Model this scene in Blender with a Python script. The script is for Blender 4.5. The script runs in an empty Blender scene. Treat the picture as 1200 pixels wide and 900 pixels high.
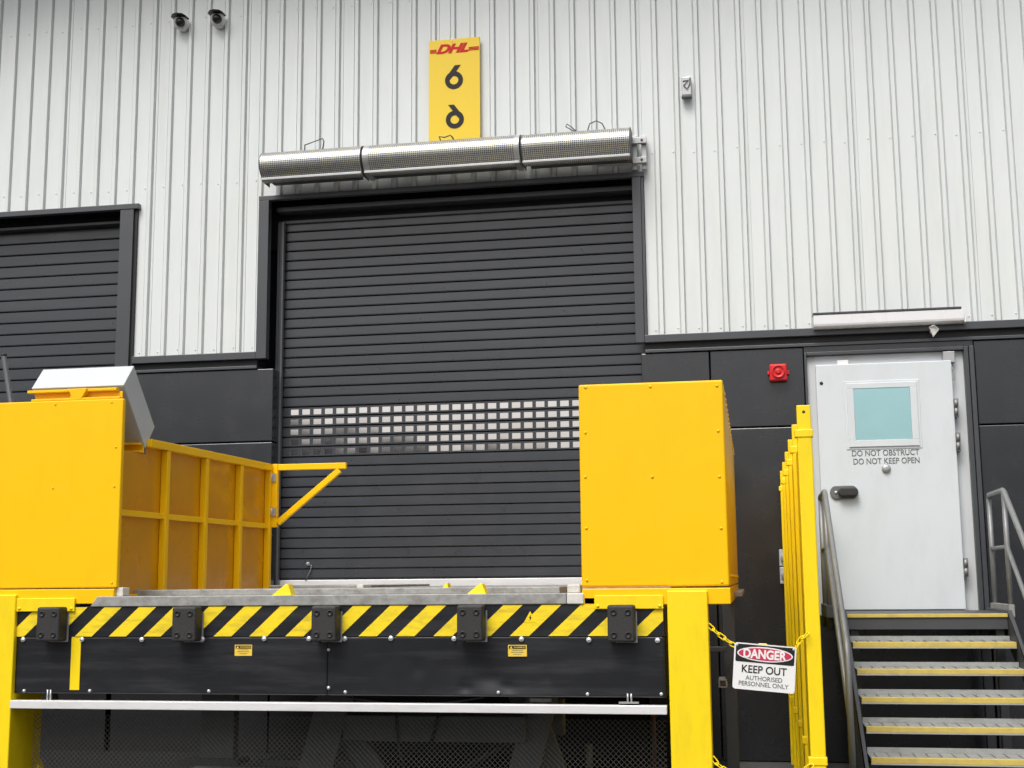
import bpy, bmesh, math, random
from mathutils import Vector, Matrix
random.seed(7)
R = math.radians
scene = bpy.context.scene
COL = scene.collection

# ------------------------------------------------------------------ camera
EYE = 1.47                       # eye height above the yard, wall plane is Y = 0
DIST = 11.0
F_PX, PITCH, YAW, ROLL = 1517.5, 0.150513, 0.180719, -0.0088638
cy_, sy_, cp_, sp_ = math.cos(YAW), math.sin(YAW), math.cos(PITCH), math.sin(PITCH)
FWD = Vector((-sy_*cp_, cy_*cp_, sp_)); RT0 = Vector((cy_, sy_, 0)); UP0 = RT0.cross(FWD)
RT = RT0*math.cos(ROLL) + UP0*math.sin(ROLL); UP = -RT0*math.sin(ROLL) + UP0*math.cos(ROLL)
cd = bpy.data.cameras.new('camera'); cam = bpy.data.objects.new('camera', cd); COL.objects.link(cam)
M = Matrix((RT, UP, -FWD)).transposed().to_4x4(); M.translation = Vector((0, -DIST, EYE))
cam.matrix_world = M
cd.sensor_width = 36; cd.lens = F_PX/1200*36; cd.clip_end = 2000; cd.clip_start = .05
scene.camera = cam
scene.render.resolution_x, scene.render.resolution_y = 1024, 768

# ------------------------------------------------------------------ sky, sun, exposure
SUN_EL, SUN_AZ = 56, 17          # sun behind the viewer, to the left
w = bpy.data.worlds.new('World'); scene.world = w; w.use_nodes = True
nt = w.node_tree; bg = nt.nodes['Background']
sky = nt.nodes.new('ShaderNodeTexSky'); sky.sky_type = 'NISHITA'; sky.sun_disc = False
sky.sun_elevation = R(SUN_EL); sky.sun_rotation = R(180+SUN_AZ)
sky.dust_density = 6.0; sky.air_density = 1.2; sky.ozone_density = 1.0; sky.altitude = 20
hs = nt.nodes.new('ShaderNodeHueSaturation'); hs.inputs['Saturation'].default_value = .48
nt.links.new(sky.outputs[0], hs.inputs['Color'])
# overcast: the cloud deck is brighter overhead than at the horizon
tcw = nt.nodes.new('ShaderNodeTexCoord'); sx_w = nt.nodes.new('ShaderNodeSeparateXYZ'); nt.links.new(tcw.outputs['Generated'], sx_w.inputs[0])
mw = nt.nodes.new('ShaderNodeMapRange'); mw.inputs[1].default_value = 0; mw.inputs[2].default_value = 1; mw.inputs[3].default_value = .88; mw.inputs[4].default_value = 1.55
nt.links.new(sx_w.outputs['Z'], mw.inputs[0])
vm = nt.nodes.new('ShaderNodeVectorMath'); vm.operation = 'SCALE'; nt.links.new(hs.outputs[0], vm.inputs[0]); nt.links.new(mw.outputs[0], vm.inputs['Scale'])
nt.links.new(vm.outputs[0], bg.inputs['Color'])
bg.inputs['Strength'].default_value = .11
sd = bpy.data.lights.new('sun', 'SUN'); sd.energy = 1.5; sd.angle = R(26); sd.color = (1, .985, .965)
so = bpy.data.objects.new('sun', sd); COL.objects.link(so)
a = R(SUN_AZ); e = R(SUN_EL)
sdir = Vector((-math.sin(a)*math.cos(e), -math.cos(a)*math.cos(e), math.sin(e)))   # towards the sun
so.rotation_euler = sdir.to_track_quat('Z', 'Y').to_euler(); so.location = sdir*60
scene.view_settings.view_transform = 'Standard'; scene.view_settings.look = 'None'
scene.view_settings.exposure = 0.26; scene.view_settings.gamma = 1; scene.view_settings.use_curve_mapping = False
scene.render.engine = 'CYCLES'

# ------------------------------------------------------------------ helpers
def at(px, py, Y=0.0):
    """point of the place seen at a photograph position, on the plane Y"""
    d = RT*((px-600)/F_PX) - UP*((py-450)/F_PX) + FWD
    t = (DIST+Y)/d.y
    return Vector((d.x*t, Y, d.z*t+EYE))
def X(px, py, Y=0.0): return at(px, py, Y).x
def Z(px, py, Y=0.0): return at(px, py, Y).z

def new_mat(name, col, rough=.5, metal=0., var=.06, scale=3., bump=0., bscale=60., spec=.5, coat=0., stain=None, stain_amt=0., stain_scale=(1, 1, 1), rvar=.1):
    m = bpy.data.materials.new(name); m.use_nodes = True
    t = m.node_tree; n = t.nodes; l = t.links; p = n['Principled BSDF']
    tc = n.new('ShaderNodeTexCoord')
    no = n.new('ShaderNodeTexNoise'); no.inputs['Scale'].default_value = scale; no.inputs['Detail'].default_value = 6; no.inputs['Roughness'].default_value = .6
    l.new(tc.outputs['Object'], no.inputs['Vector'])
    mx = n.new('ShaderNodeMix'); mx.data_type = 'RGBA'
    mx.inputs[6].default_value = (*[c*(1-var) for c in col], 1); mx.inputs[7].default_value = (*[min(1, c*(1+var)) for c in col], 1)
    l.new(no.outputs['Fac'], mx.inputs[0]); out = mx.outputs[2]
    if stain:
        mp = n.new('ShaderNodeMapping'); mp.inputs['Scale'].default_value = stain_scale; l.new(tc.outputs['Object'], mp.inputs[0])
        n2 = n.new('ShaderNodeTexNoise'); n2.inputs['Scale'].default_value = 1.; n2.inputs['Detail'].default_value = 8; n2.inputs['Roughness'].default_value = .65
        l.new(mp.outputs[0], n2.inputs['Vector'])
        rp = n.new('ShaderNodeValToRGB'); rp.color_ramp.elements[0].position = .48; rp.color_ramp.elements[1].position = .72
        rp.color_ramp.elements[1].color = (stain_amt,)*3+(1,); rp.color_ramp.elements[0].color = (0, 0, 0, 1)
        l.new(n2.outputs['Fac'], rp.inputs[0])
        m2 = n.new('ShaderNodeMix'); m2.data_type = 'RGBA'; m2.inputs[7].default_value = (*stain, 1)
        l.new(rp.outputs[0], m2.inputs[0]); l.new(out, m2.inputs[6]); out = m2.outputs[2]
    l.new(out, p.inputs['Base Color'])
    mr = n.new('ShaderNodeMapRange'); mr.inputs[3].default_value = max(.02, rough-rvar); mr.inputs[4].default_value = min(1, rough+rvar)
    n3 = n.new('ShaderNodeTexNoise'); n3.inputs['Scale'].default_value = scale*2.3; n3.inputs['Detail'].default_value = 5; l.new(tc.outputs['Object'], n3.inputs['Vector'])
    l.new(n3.outputs['Fac'], mr.inputs[0]); l.new(mr.outputs[0], p.inputs['Roughness'])
    p.inputs['Metallic'].default_value = metal; p.inputs['Specular IOR Level'].default_value = spec; p.inputs['Coat Weight'].default_value = coat
    p.inputs['Coat Roughness'].default_value = .12
    if bump:
        nb = n.new('ShaderNodeTexNoise'); nb.inputs['Scale'].default_value = bscale; nb.inputs['Detail'].default_value = 4; l.new(tc.outputs['Object'], nb.inputs['Vector'])
        b = n.new('ShaderNodeBump'); b.inputs['Strength'].default_value = bump; b.inputs['Distance'].default_value = .01
        l.new(nb.outputs['Fac'], b.inputs['Height']); l.new(b.outputs[0], p.inputs['Normal'])
    return m

MAT = {}
MAT['cladding'] = new_mat('white_cladding', (.680, .712, .708), .36, var=.04, scale=1.2, bump=.12, bscale=5, stain=(.52, .545, .525), stain_amt=.32, stain_scale=(6, 6, .6))
MAT['slat'] = new_mat('charcoal_slat', (.030, .034, .042), .30, var=.05, scale=2, bump=.03, bscale=20, spec=.9, stain=(.062, .063, .066), stain_amt=.3, stain_scale=(.9, 1, 9))
MAT['trim'] = new_mat('charcoal_trim', (.046, .050, .058), .38, var=.06, scale=3, spec=.8)
MAT['panel'] = new_mat('charcoal_precast', (.013, .015, .0195), .26, var=.08, scale=2, bump=.05, bscale=90, spec=1.0, stain=(.030, .031, .033), stain_amt=.35, stain_scale=(2.5, 2.5, 1.2))
MAT['black'] = new_mat('black_shadow_gap', (.012, .012, .013), .6)
MAT['yellow'] = new_mat('golden_yellow_paint', (.92, .535, .0006), .40, var=.03, scale=2.5, bump=.03, bscale=8, coat=.05, spec=.32, stain=(.70, .38, .01), stain_amt=.12, stain_scale=(7, 7, 3))
MAT['amber'] = new_mat('amber_sheet', (.66, .295, .002), .30, var=.08, scale=2.5, bump=.04, bscale=6, coat=.3, stain=(.40, .19, .01), stain_amt=.4, stain_scale=(3, 3, 3))
MAT['lemon'] = new_mat('lemon_yellow_paint', (.90, .66, .003), .42, var=.03, scale=3, bump=.04, bscale=30, stain=(.55, .38, .02), stain_amt=.25, stain_scale=(14, 14, 4))
MAT['hazard_yellow'] = new_mat('hazard_tape_yellow', (.88, .66, .01), .5, var=.05, scale=12, stain=(.36, .26, .04), stain_amt=.6, stain_scale=(7, 18, 30))
MAT['apron'] = new_mat('black_painted_steel', (.011, .012, .015), .34, var=.12, scale=3, stain=(.05, .052, .054), stain_amt=.6, stain_scale=(1.4, 3, 14))
MAT['under_shade'] = new_mat('shade_black', (.010, .010, .011), .7, var=.2, scale=4, spec=.2)  # near-black colour stands in for the shade under the lift
MAT['rubber'] = new_mat('black_rubber', (.026, .025, .025), .6, var=.2, scale=20, bump=.15, bscale=90)
MAT['galv'] = new_mat('galvanised_steel', (.33, .33, .315), .6, metal=.25, var=.35, scale=34, bump=.08, bscale=60, stain=(.15, .14, .125), stain_amt=.8, stain_scale=(11, 11, 16))
MAT['tread'] = new_mat('galvanised_tread', (.35, .36, .355), .58, metal=.35, var=.2, scale=22, bump=.1, bscale=70, stain=(.2, .19, .17), stain_amt=.6, stain_scale=(7, 7, 16))
MAT['tube'] = new_mat('galvanised_tube', (.27, .275, .275), .5, metal=.5, var=.15, scale=18, stain=(.2, .2, .2), stain_amt=.5, stain_scale=(10, 10, 5))
MAT['guide'] = new_mat('grey_guide', (.16, .165, .17), .4, metal=.3)
MAT['nosing'] = new_mat('worn_yellow_nosing', (.56, .43, .10), .6, var=.15, scale=14, stain=(.33, .28, .12), stain_amt=.6, stain_scale=(12, 12, 12))
MAT['bracket'] = new_mat('zinc_bracket', (.46, .47, .47), .4, metal=.5, var=.08, scale=9)
MAT['alu'] = new_mat('bright_aluminium', (.80, .80, .80), .36, metal=.25, var=.05, scale=5, stain=(.5, .5, .5), stain_amt=.35, stain_scale=(4, 20, 20))
MAT['white'] = new_mat('white_plastic', (.78, .78, .77), .4, var=.03, scale=6)
MAT['door'] = new_mat('white_door_paint', (.62, .665, .69), .36, var=.02, scale=1.5, stain=(.48, .50, .50), stain_amt=.3, stain_scale=(5, 3, 2))
MAT['door_frame'] = new_mat('grey_door_frame', (.56, .585, .60), .4, var=.03, scale=3)
MAT['diffuser'] = new_mat('milky_diffuser', (.74, .745, .76), .28, var=.02, scale=4)
MAT['glass'] = new_mat('tinted_teal_glass', (.40, .66, .71), .06, metal=.5, var=.10, scale=2.5, rvar=.02)
MAT['vision'] = new_mat('clear_vision_pane', (.95, .92, .935), .07, metal=1., var=.05, scale=5, rvar=.02)
MAT['red'] = new_mat('red_plastic', (.62, .018, .022), .32, var=.05, scale=8)
MAT['red_print'] = new_mat('red_print', (.56, .008, .010), .55, spec=.25)
MAT['oval_red'] = new_mat('faded_red_print', (.55, .022, .085), .5)
MAT['dark_print'] = new_mat('dark_print', (.014, .014, .0135), .55, spec=.3)
MAT['grey_print'] = new_mat('grey_print', (.13, .135, .14), .5)
MAT['sign_yellow'] = new_mat('sign_yellow', (.80, .56, .022), .42, var=.02, scale=3)
MAT['label_yellow'] = new_mat('label_yellow', (.82, .56, .06), .4, var=.03)
MAT['cam_black'] = new_mat('camera_black', (.012, .012, .013), .15)
MAT['rust_hose'] = new_mat('dark_red_hose', (.05, .012, .012), .6)
MAT['steel_dark'] = new_mat('dark_structural_steel', (.055, .058, .064), .5, var=.12, scale=5)
MAT['lift_steel'] = new_mat('dark_lift_steel', (.10, .105, .10), .55, var=.15, scale=5, stain=(.05, .045, .04), stain_amt=.6, stain_scale=(5, 5, 5))
MAT['wire'] = new_mat('mesh_wire', (.055, .055, .05), .6, metal=.2)
MAT['box_grey'] = new_mat('light_grey_enclosure', (.50, .53, .54), .4, var=.03, scale=3)
MAT['concrete_yard'] = new_mat('yard_asphalt', (.06, .06, .06), .85, var=.2, scale=.8, bump=.2, bscale=30, stain=(.12, .12, .12), stain_amt=.6, stain_scale=(.4, .4, .4))
MAT['far_wall'] = new_mat('far_wall', (.05, .05, .052), .6, var=.1, scale=.3)
MAT['bolt'] = new_mat('zinc_bolt', (.68, .70, .70), .35, metal=.5, var=.08, scale=60)
MAT['nylon'] = new_mat('white_nylon_block', (.66, .64, .58), .5, var=.08, scale=18, stain=(.35, .33, .3), stain_amt=.5, stain_scale=(12, 12, 12))

def perforated(name):
    m = new_mat(name, (.50, .505, .51), .46, metal=.75, var=.10, scale=7, rvar=.06)
    t = m.node_tree; n = t.nodes; l = t.links; p = n['Principled BSDF']
    src = p.inputs['Base Color'].links[0].from_socket
    tc = n.new('ShaderNodeTexCoord'); vo = n.new('ShaderNodeTexVoronoi'); vo.inputs['Scale'].default_value = 56; vo.inputs['Randomness'].default_value = .12
    l.new(tc.outputs['UV'], vo.inputs['Vector'])
    rp = n.new('ShaderNodeValToRGB'); rp.color_ramp.elements[0].position = .30; rp.color_ramp.elements[1].position = .40
    rp.color_ramp.elements[0].color = (.12, .12, .12, 1); rp.color_ramp.elements[1].color = (1, 1, 1, 1)
    l.new(vo.outputs['Distance'], rp.inputs[0])
    mx = n.new('ShaderNodeMix'); mx.data_type = 'RGBA'; mx.blend_type = 'MULTIPLY'; mx.inputs[0].default_value = 1
    nh = n.new('ShaderNodeTexNoise'); nh.inputs['Scale'].default_value = 17; nh.inputs['Detail'].default_value = 3; l.new(tc.outputs['UV'], nh.inputs['Vector'])
    rh = n.new('ShaderNodeValToRGB'); rh.color_ramp.elements[0].position = .36; rh.color_ramp.elements[1].position = .64
    rh.color_ramp.elements[0].color = (.70, .66, .36, 1); rh.color_ramp.elements[1].color = (.44, .48, .66, 1); l.new(nh.outputs['Fac'], rh.inputs[0])
    mh = n.new('ShaderNodeMix'); mh.data_type = 'RGBA'; mh.inputs[0].default_value = .5; l.new(src, mh.inputs[6]); l.new(rh.outputs[0], mh.inputs[7]); src = mh.outputs[2]
    l.new(src, mx.inputs[6]); l.new(rp.outputs[0], mx.inputs[7]); l.new(mx.outputs[2], p.inputs['Base Color'])
    return m
MAT['perf'] = perforated('perforated_stainless')

def world_loc(o):
    v = Vector((0, 0, 0))
    while o is not None:
        v += o.location; o = o.parent
    return v

class MB:
    """collects shapes in world coordinates, then links them as one mesh object"""
    def __init__(s): s.bm = bmesh.new()
    def hexa(s, c):
        v = [s.bm.verts.new(p) for p in c]
        for f in ((0, 3, 2, 1), (4, 5, 6, 7), (0, 1, 5, 4), (1, 2, 6, 5), (2, 3, 7, 6), (3, 0, 4, 7)): s.bm.faces.new([v[i] for i in f])
        return s
    def box(s, x0, x1, y0, y1, z0, z1):
        x0, x1 = sorted((x0, x1)); y0, y1 = sorted((y0, y1)); z0, z1 = sorted((z0, z1))
        return s.hexa([(x0, y0, z0), (x1, y0, z0), (x1, y1, z0), (x0, y1, z0), (x0, y0, z1), (x1, y0, z1), (x1, y1, z1), (x0, y1, z1)])
    def bar(s, p, q, wa, wb, ref=(0, 1, 0)):
        p, q = Vector(p), Vector(q); d = (q-p).normalized(); r = Vector(ref)
        u = d.cross(r)
        if u.length < 1e-4: u = d.cross(Vector((1, 0, 0)))
        u.normalize(); v = u.cross(d).normalized()
        o = [(-1, -1), (1, -1), (1, 1), (-1, 1)]
        vs = [s.bm.verts.new(b+u*(i*wa/2)+v*(j*wb/2)) for b in (p, q) for i, j in o]
        fs = [s.bm.faces.new([vs[i] for i in f]) for f in ((0, 3, 2, 1), (4, 5, 6, 7), (0, 1, 5, 4), (1, 2, 6, 5), (2, 3, 7, 6), (3, 0, 4, 7))]
        return s
    def tube(s, pts, r, seg=12, closed=False, caps=True):
        pts = [Vector(p) for p in pts]; n = len(pts); rings = []; prev = None
        for i, p in enumerate(pts):
            if closed: d = (pts[(i+1) % n]-pts[i-1]).normalized()
            else: d = ((pts[min(i+1, n-1)]-p).normalized() + (p-pts[max(i-1, 0)]).normalized()).normalized()
            if prev is None:
                u = d.cross(Vector((0, 0, 1)))
                if u.length < .05: u = d.cross(Vector((0, 1, 0)))
            else: u = prev - d*prev.dot(d)
            u.normalize(); prev = u; v = d.cross(u)
            k = 1.
            if not closed and 0 < i < n-1:
                c = (pts[i+1]-p).normalized().dot(d); k = 1/max(c, .6)
            rings.append([s.bm.verts.new(p+(u*math.cos(t)+v*math.sin(t))*r) for t in [2*math.pi*j/seg for j in range(seg)]])
        m = n if closed else n-1
        for i in range(m):
            A, B = rings[i], rings[(i+1) % n]
            for j in range(seg):
                f = s.bm.faces.new((A[j], A[(j+1) % seg], B[(j+1) % seg], B[j])); f.smooth = True
        if caps and not closed:
            s.bm.faces.new(rings[0][::-1]); s.bm.faces.new(rings[-1])
        return s
    def prism(s, poly, ext):
        """closed polygon of 3D points pushed along ext"""
        ext = Vector(ext); A = [s.bm.verts.new(p) for p in poly]; B = [s.bm.verts.new(Vector(p)+ext) for p in poly]
        n = len(A); s.bm.faces.new(A[::-1]); s.bm.faces.new(B)
        for i in range(n): s.bm.faces.new((A[i], A[(i+1) % n], B[(i+1) % n], B[i]))
        return s
    def lathe(s, c, axis, prof, seg=24):
        """prof: (distance along axis, radius)"""
        c = Vector(c); ax = Vector(axis).normalized(); u = ax.cross(Vector((0, 0, 1)))
        if u.length < .05: u = ax.cross(Vector((1, 0, 0)))
        u.normalize(); v = ax.cross(u); rings = []
        for d, r in prof:
            if r < 1e-6: rings.append([s.bm.verts.new(c+ax*d)])
            else: rings.append([s.bm.verts.new(c+ax*d+(u*math.cos(t)+v*math.sin(t))*r) for t in [2*math.pi*j/seg for j in range(seg)]])
        for A, B in zip(rings, rings[1:]):
            for j in range(seg):
                k = (j+1) % seg
                if len(A) == 1 and len(B) == 1: continue
                f = (A[0], B[k], B[j]) if len(A) == 1 else (A[j], A[k], B[0]) if len(B) == 1 else (A[j], A[k], B[k], B[j])
                f = s.bm.faces.new(f); f.smooth = True
        for rg in (rings[0], rings[-1]):
            if len(rg) > 1: s.bm.faces.new(rg)
        return s
    def quad(s, *p): s.bm.faces.new([s.bm.verts.new(q) for q in p]); return s
    def build(s, name, mat, parent=None, bev=0., seg=2, loc=None, smooth=False):
        base = world_loc(parent) if parent else Vector(loc or (0, 0, 0))
        bmesh.ops.recalc_face_normals(s.bm, faces=s.bm.faces[:])
        bmesh.ops.translate(s.bm, verts=s.bm.verts[:], vec=-base)
        me = bpy.data.meshes.new(name); s.bm.to_mesh(me); s.bm.free()
        me.materials.append(MAT[mat] if isinstance(mat, str) else mat)
        if smooth:
            for p in me.polygons: p.use_smooth = True
        o = bpy.data.objects.new(name, me); COL.objects.link(o)
        if parent: o.parent = parent
        else: o.location = base
        if bev:
            b = o.modifiers.new('bevel', 'BEVEL'); b.width = bev; b.segments = seg; b.limit_method = 'ANGLE'; b.angle_limit = R(40)
            b.harden_normals = False
        return o

def tag(o, label=None, cat=None, group=None, kind=None):
    for k, v in (('label', label), ('category', cat), ('group', group), ('kind', kind)):
        if v: o[k] = v
    return o
def empty(name, loc, label, cat, group=None):
    o = bpy.data.objects.new(name, None); o.empty_display_size = .2; COL.objects.link(o); o.location = loc
    return tag(o, label, cat, group)
def copy_part(o, parent, off):
    c = o.copy(); COL.objects.link(c); c.parent = parent; c.location = o.location + Vector(off); return c

def lettering(name, s, size, centre, mat, parent, th=.0012, shear=0., bold=0., mirror=False, sx=1., rot=0., space=1.):
    """raised writing facing the yard (towards -Y)"""
    cu = bpy.data.curves.new('text', 'FONT'); cu.body = s; cu.size = size; cu.align_x = 'CENTER'; cu.align_y = 'CENTER'
    cu.extrude = th; cu.shear = shear; cu.offset = bold; cu.space_character = space; cu.resolution_u = 6
    t = bpy.data.objects.new('text', cu); COL.objects.link(t); bpy.context.view_layer.update()
    me = bpy.data.meshes.new_from_object(t.evaluated_get(bpy.context.evaluated_depsgraph_get()))
    bpy.data.objects.remove(t); bpy.data.curves.remove(cu)
    me.name = name; base = world_loc(parent); c = Vector(centre)
    xs = [v.co.x for v in me.vertices]; ys = [v.co.y for v in me.vertices]
    mx, my = (min(xs)+max(xs))/2, (min(ys)+max(ys))/2
    for v in me.vertices:
        x = (v.co.x-mx)*sx*(-1 if mirror else 1); y = v.co.y-my; z = v.co.z
        x, y = x*math.cos(rot)-y*math.sin(rot), x*math.sin(rot)+y*math.cos(rot)
        v.co = Vector((c.x+x, c.y-z, c.z+y)) - base
    if mirror: me.flip_normals()
    me.materials.clear(); me.materials.append(MAT[mat])
    o = bpy.data.objects.new(name, me); COL.objects.link(o); o.parent = parent
    return o

# ------------------------------------------------------------------ ground
GROUND = 0.0
g = MB(); g.quad((-400, -400, 0), (400, -400, 0), (400, 400, 0), (-400, 400, 0))
tag(g.build('yard_ground', 'concrete_yard'), kind='structure')
g = MB(); g.quad((-9.5, -3.9, .004), (-.25, -3.9, .004), (-.25, 0, .004), (-9.5, 0, .004)); shade_floor = g  # dark sheet added over the yard, paints the shade below the docks

tag(shade_floor.build('shade_floor', 'under_shade'), kind='structure')
# ------------------------------------------------------------------ the warehouse
TOPZ = 8.2
DL, DR, DT = X(304, 300), X(757, 300), Z(500, 220)          # outer edges of the main door flashing
DT = Z(530, 217)
BASEZ = Z(980, 384.2)                                       # foot of the cladding
LR, LT = X(161, 300), Z(100, 244)                           # second door: right edge and head of its flashing
WL, WR = -10.5, 4.2
b = empty('warehouse', (-2.5, 0, 0), 'warehouse with ribbed white cladding above charcoal panels and two charcoal roller doors', 'building')

def zb(x):
    if DL < x < DR: return DT
    if LR-3.7 < x < LR: return LT
    return BASEZ
# ribbed cladding
PITCHX = .1835; x0 = X(771, 200)
prof = []
k = -60
while True:
    xc = x0 + k*PITCHX
    if xc > WR: break
    if xc > WL+.1:
        prof += [(xc-.031, 0), (xc-.0305, .014), (xc-.0235, .014), (xc-.0165, -.024), (xc+.0145, -.024), (xc+.0235, .012), (xc+.0305, .012), (xc+.031, 0)]
        if k % 5 == 4: prof += [(xc+.050, 0), (xc+.0505, .008), (xc+.0535, .008), (xc+.054, 0)]
    k += 1
prof = [(WL, 0)] + prof + [(WR, 0)]
for xb in (DL, DR, LR, LR-3.7):
    for i in range(len(prof)-1):
        (xa, ya), (xc, yc) = prof[i], prof[i+1]
        if xa < xb < xc:
            prof.insert(i+1, (xb, ya+(yc-ya)*(xb-xa)/(xc-xa))); break
m = MB()
for (xa, ya), (xc, yc) in zip(prof, prof[1:]):
    z = zb((xa+xc)/2)+.004
    m.quad((xa, ya, z), (xc, yc, z), (xc, yc, TOPZ), (xa, ya, TOPZ))
bmesh.ops.remove_doubles(m.bm, verts=m.bm.verts[:], dist=1e-5)
# roofing screws in rows
k = -60
while x0+k*PITCHX < WR-.2:
    xc = x0+k*PITCHX-.05
    if xc > WL+.2:
        for zr in (BASEZ+.05, BASEZ+1.62, Z(40, 40)+.0, 7.9):
            if zr > zb(xc)+.03:
                j = random.uniform(-.012, .012)
                m.lathe((xc+j*.6, 0, zr+j), (0, -1, 0), [(0, .007), (.003, .007), (.006, .004), (.006, 0)], 8)
    k += 1
m.build('cladding', 'cladding', b)

# the solid behind the skin
m = MB(); m.box(WL, WR, .34, 9, 0, TOPZ-.02); m.build('wall_core', 'panel', b)
FL = Z(500, 690)                                            # warehouse floor at the dock
# flashings: head and jambs of both doors, cladding foot
FY = -.045
m = MB()
m.box(DL, DR, FY, .01, DT-.045, DT)                        # head of the main door
m.build('flashing', 'trim', b, .004)
jl = X(316, 300)-DL; jr = DR-X(743, 300)
m = MB()
m.prism([(DL+.002, FY-.002, DT-.047), (DL+jl, FY-.002, DT-.047), (DL+jl, FY-.002, BASEZ-.066), (DL+.002, FY-.002, BASEZ-.066)], (0, .08, 0)); m.build('flashing', 'trim', b, .003)
m = MB(); m.prism([(DR-jr, FY-.002, DT-.047), (DR-.028, FY-.002, DT-.047), (DR-.028, FY-.002, BASEZ-.064), (DR-jr, FY-.002, BASEZ-.064)], (0, .08, 0)); m.build('flashing', 'trim', b, .003)
m = MB(); m.box(DR-.026, DR-.004, FY+.012, .03, BASEZ, DT-.05); m.build('flashing', 'trim', b)
fh = BASEZ-Z(980, 392)
def foot(xa, xb):
    m = MB(); m.box(xa, xb, FY, .05, BASEZ-.066, BASEZ); m.build('flashing', 'trim', b, .004)
    m = MB(); m.box(xa, xb, -.002, .2, BASEZ-.122, BASEZ-.068); m.build('shadow_gap', 'black', b)
    m = MB(); m.box(xa, xb, -.016, .2, BASEZ-.15, BASEZ-.124); m.build('panel_cap', 'trim', b, .003)
foot(LR+.0, DL+.001); foot(DR-.027, WR)
# second door flashings
m = MB(); m.box(LR-3.7, LR+.02, FY-.01, .01, LT-.052, LT); m.build('flashing', 'trim', b, .004)
jw = X(160, 300)-X(141, 300)
m = MB(); m.box(LR-jw, LR-.03, FY-.004, .34, BASEZ-.1, LT-.054); m.build('flashing', 'trim', b, .003)
m = MB(); m.box(LR-.028, LR, FY+.02, .02, BASEZ-.08, LT-.054); m.build('flashing', 'black', b)
# precast panels below
PT = BASEZ-.15; HJ = Z(840, 502)
def precast(xa, xb, za, zb_): 
    m = MB(); m.box(xa+.006, xb-.006, 0, .33, za+.006, zb_-.006); return m.build('wall_panel', 'panel', b, .006)
pdl, pdr = X(942, 417), X(1150, 560)                         # opening of the personnel door
PDT = Z(1040, 409.5)
VJ = X(832, 430)
GL, GR = X(320, 480), X(751, 430)                            # reveal edges of main opening below the cladding
HJ2 = Z(1175, 497)
for xa, xb in ((X(136, 440)+.02, GL),):
    precast(xa, xb, HJ, PT); precast(xa, xb, FL, HJ)
    m = MB(); m.box(xa, xb, 0, .33, 0, FL-.006); m.build('dock_wall', 'under_shade', b)  # shade below dock level painted into the wall colour
precast(GR, VJ, HJ, PT); precast(VJ, pdl, HJ, PT)
precast(GR, VJ, 0, HJ); precast(VJ, pdl, 0, HJ)
precast(pdr, WR, HJ2, PT); precast(pdr, WR, 0, HJ2)
m = MB(); m.box(pdl, pdr, 0, .33, PDT, PT); m.build('wall_panel', 'panel', b, .004)
precast(pdl, pdr, 0, Z(1040, 719))
m = MB()
for (xa, xb, za, zz) in ((WL, WR, 0, .01),): pass
m.box(GL+.02, GR-.02, .0, .33, 0, FL-.01); m.build('dock_wall', 'under_shade', b)  # wall behind the lift, its shade put into the colour
precast(WL, LR-3.7, 0, PT)
m = MB(); m.box(LR-3.7, LR-.1, .0, .33, 0, FL-.01); m.build('dock_wall', 'under_shade', b)  # same painted shade below the second door
# unseen roof, its overhang added to shade the upper wall
m = MB(); m.box(WL, WR, -1.1, 9, TOPZ, TOPZ+.2); m.build('shading_roof', 'trim', b)

# ---- roller doors
def slat_profile(p):
    return [(.050, 0), (.050, .0105), (.0015, .012), (-.0005, .02), (-.0006, p*.45), (-.0006, p-.001), (.050, p)]
def curtain(xa, xb, zlist, p, Y):
    m = MB()
    for z in zlist:
        pr = slat_profile(p)
        for (ya, za), (yb, zb2) in zip(pr, pr[1:]):
            m.quad((xa, Y+ya, z+za), (xb, Y+ya, z+za), (xb, Y+yb, z+zb2), (xa, Y+yb, z+zb2))
    bmesh.ops.remove_doubles(m.bm, verts=m.bm.verts[:], dist=1e-5)
    return m
RY = .22
sp = .0918
zl0 = Z(620, 664.6, RY)                                     # a joint line measured near the sill
rl, rr_ = X(330, 560, RY), X(751, 430, RY)+.04
zs = [zl0+i*sp for i in range(-1, 37)]
ztop_slat = Z(400, 262, RY)
roll = empty('roller_door', (0, 0, 0), None, None); roll.parent = b; roll.location = Vector(((rl+rr_)/2, RY, FL)) - b.location
tag(roll, 'charcoal roller shutter with five rows of small windows under the dock number')
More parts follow.
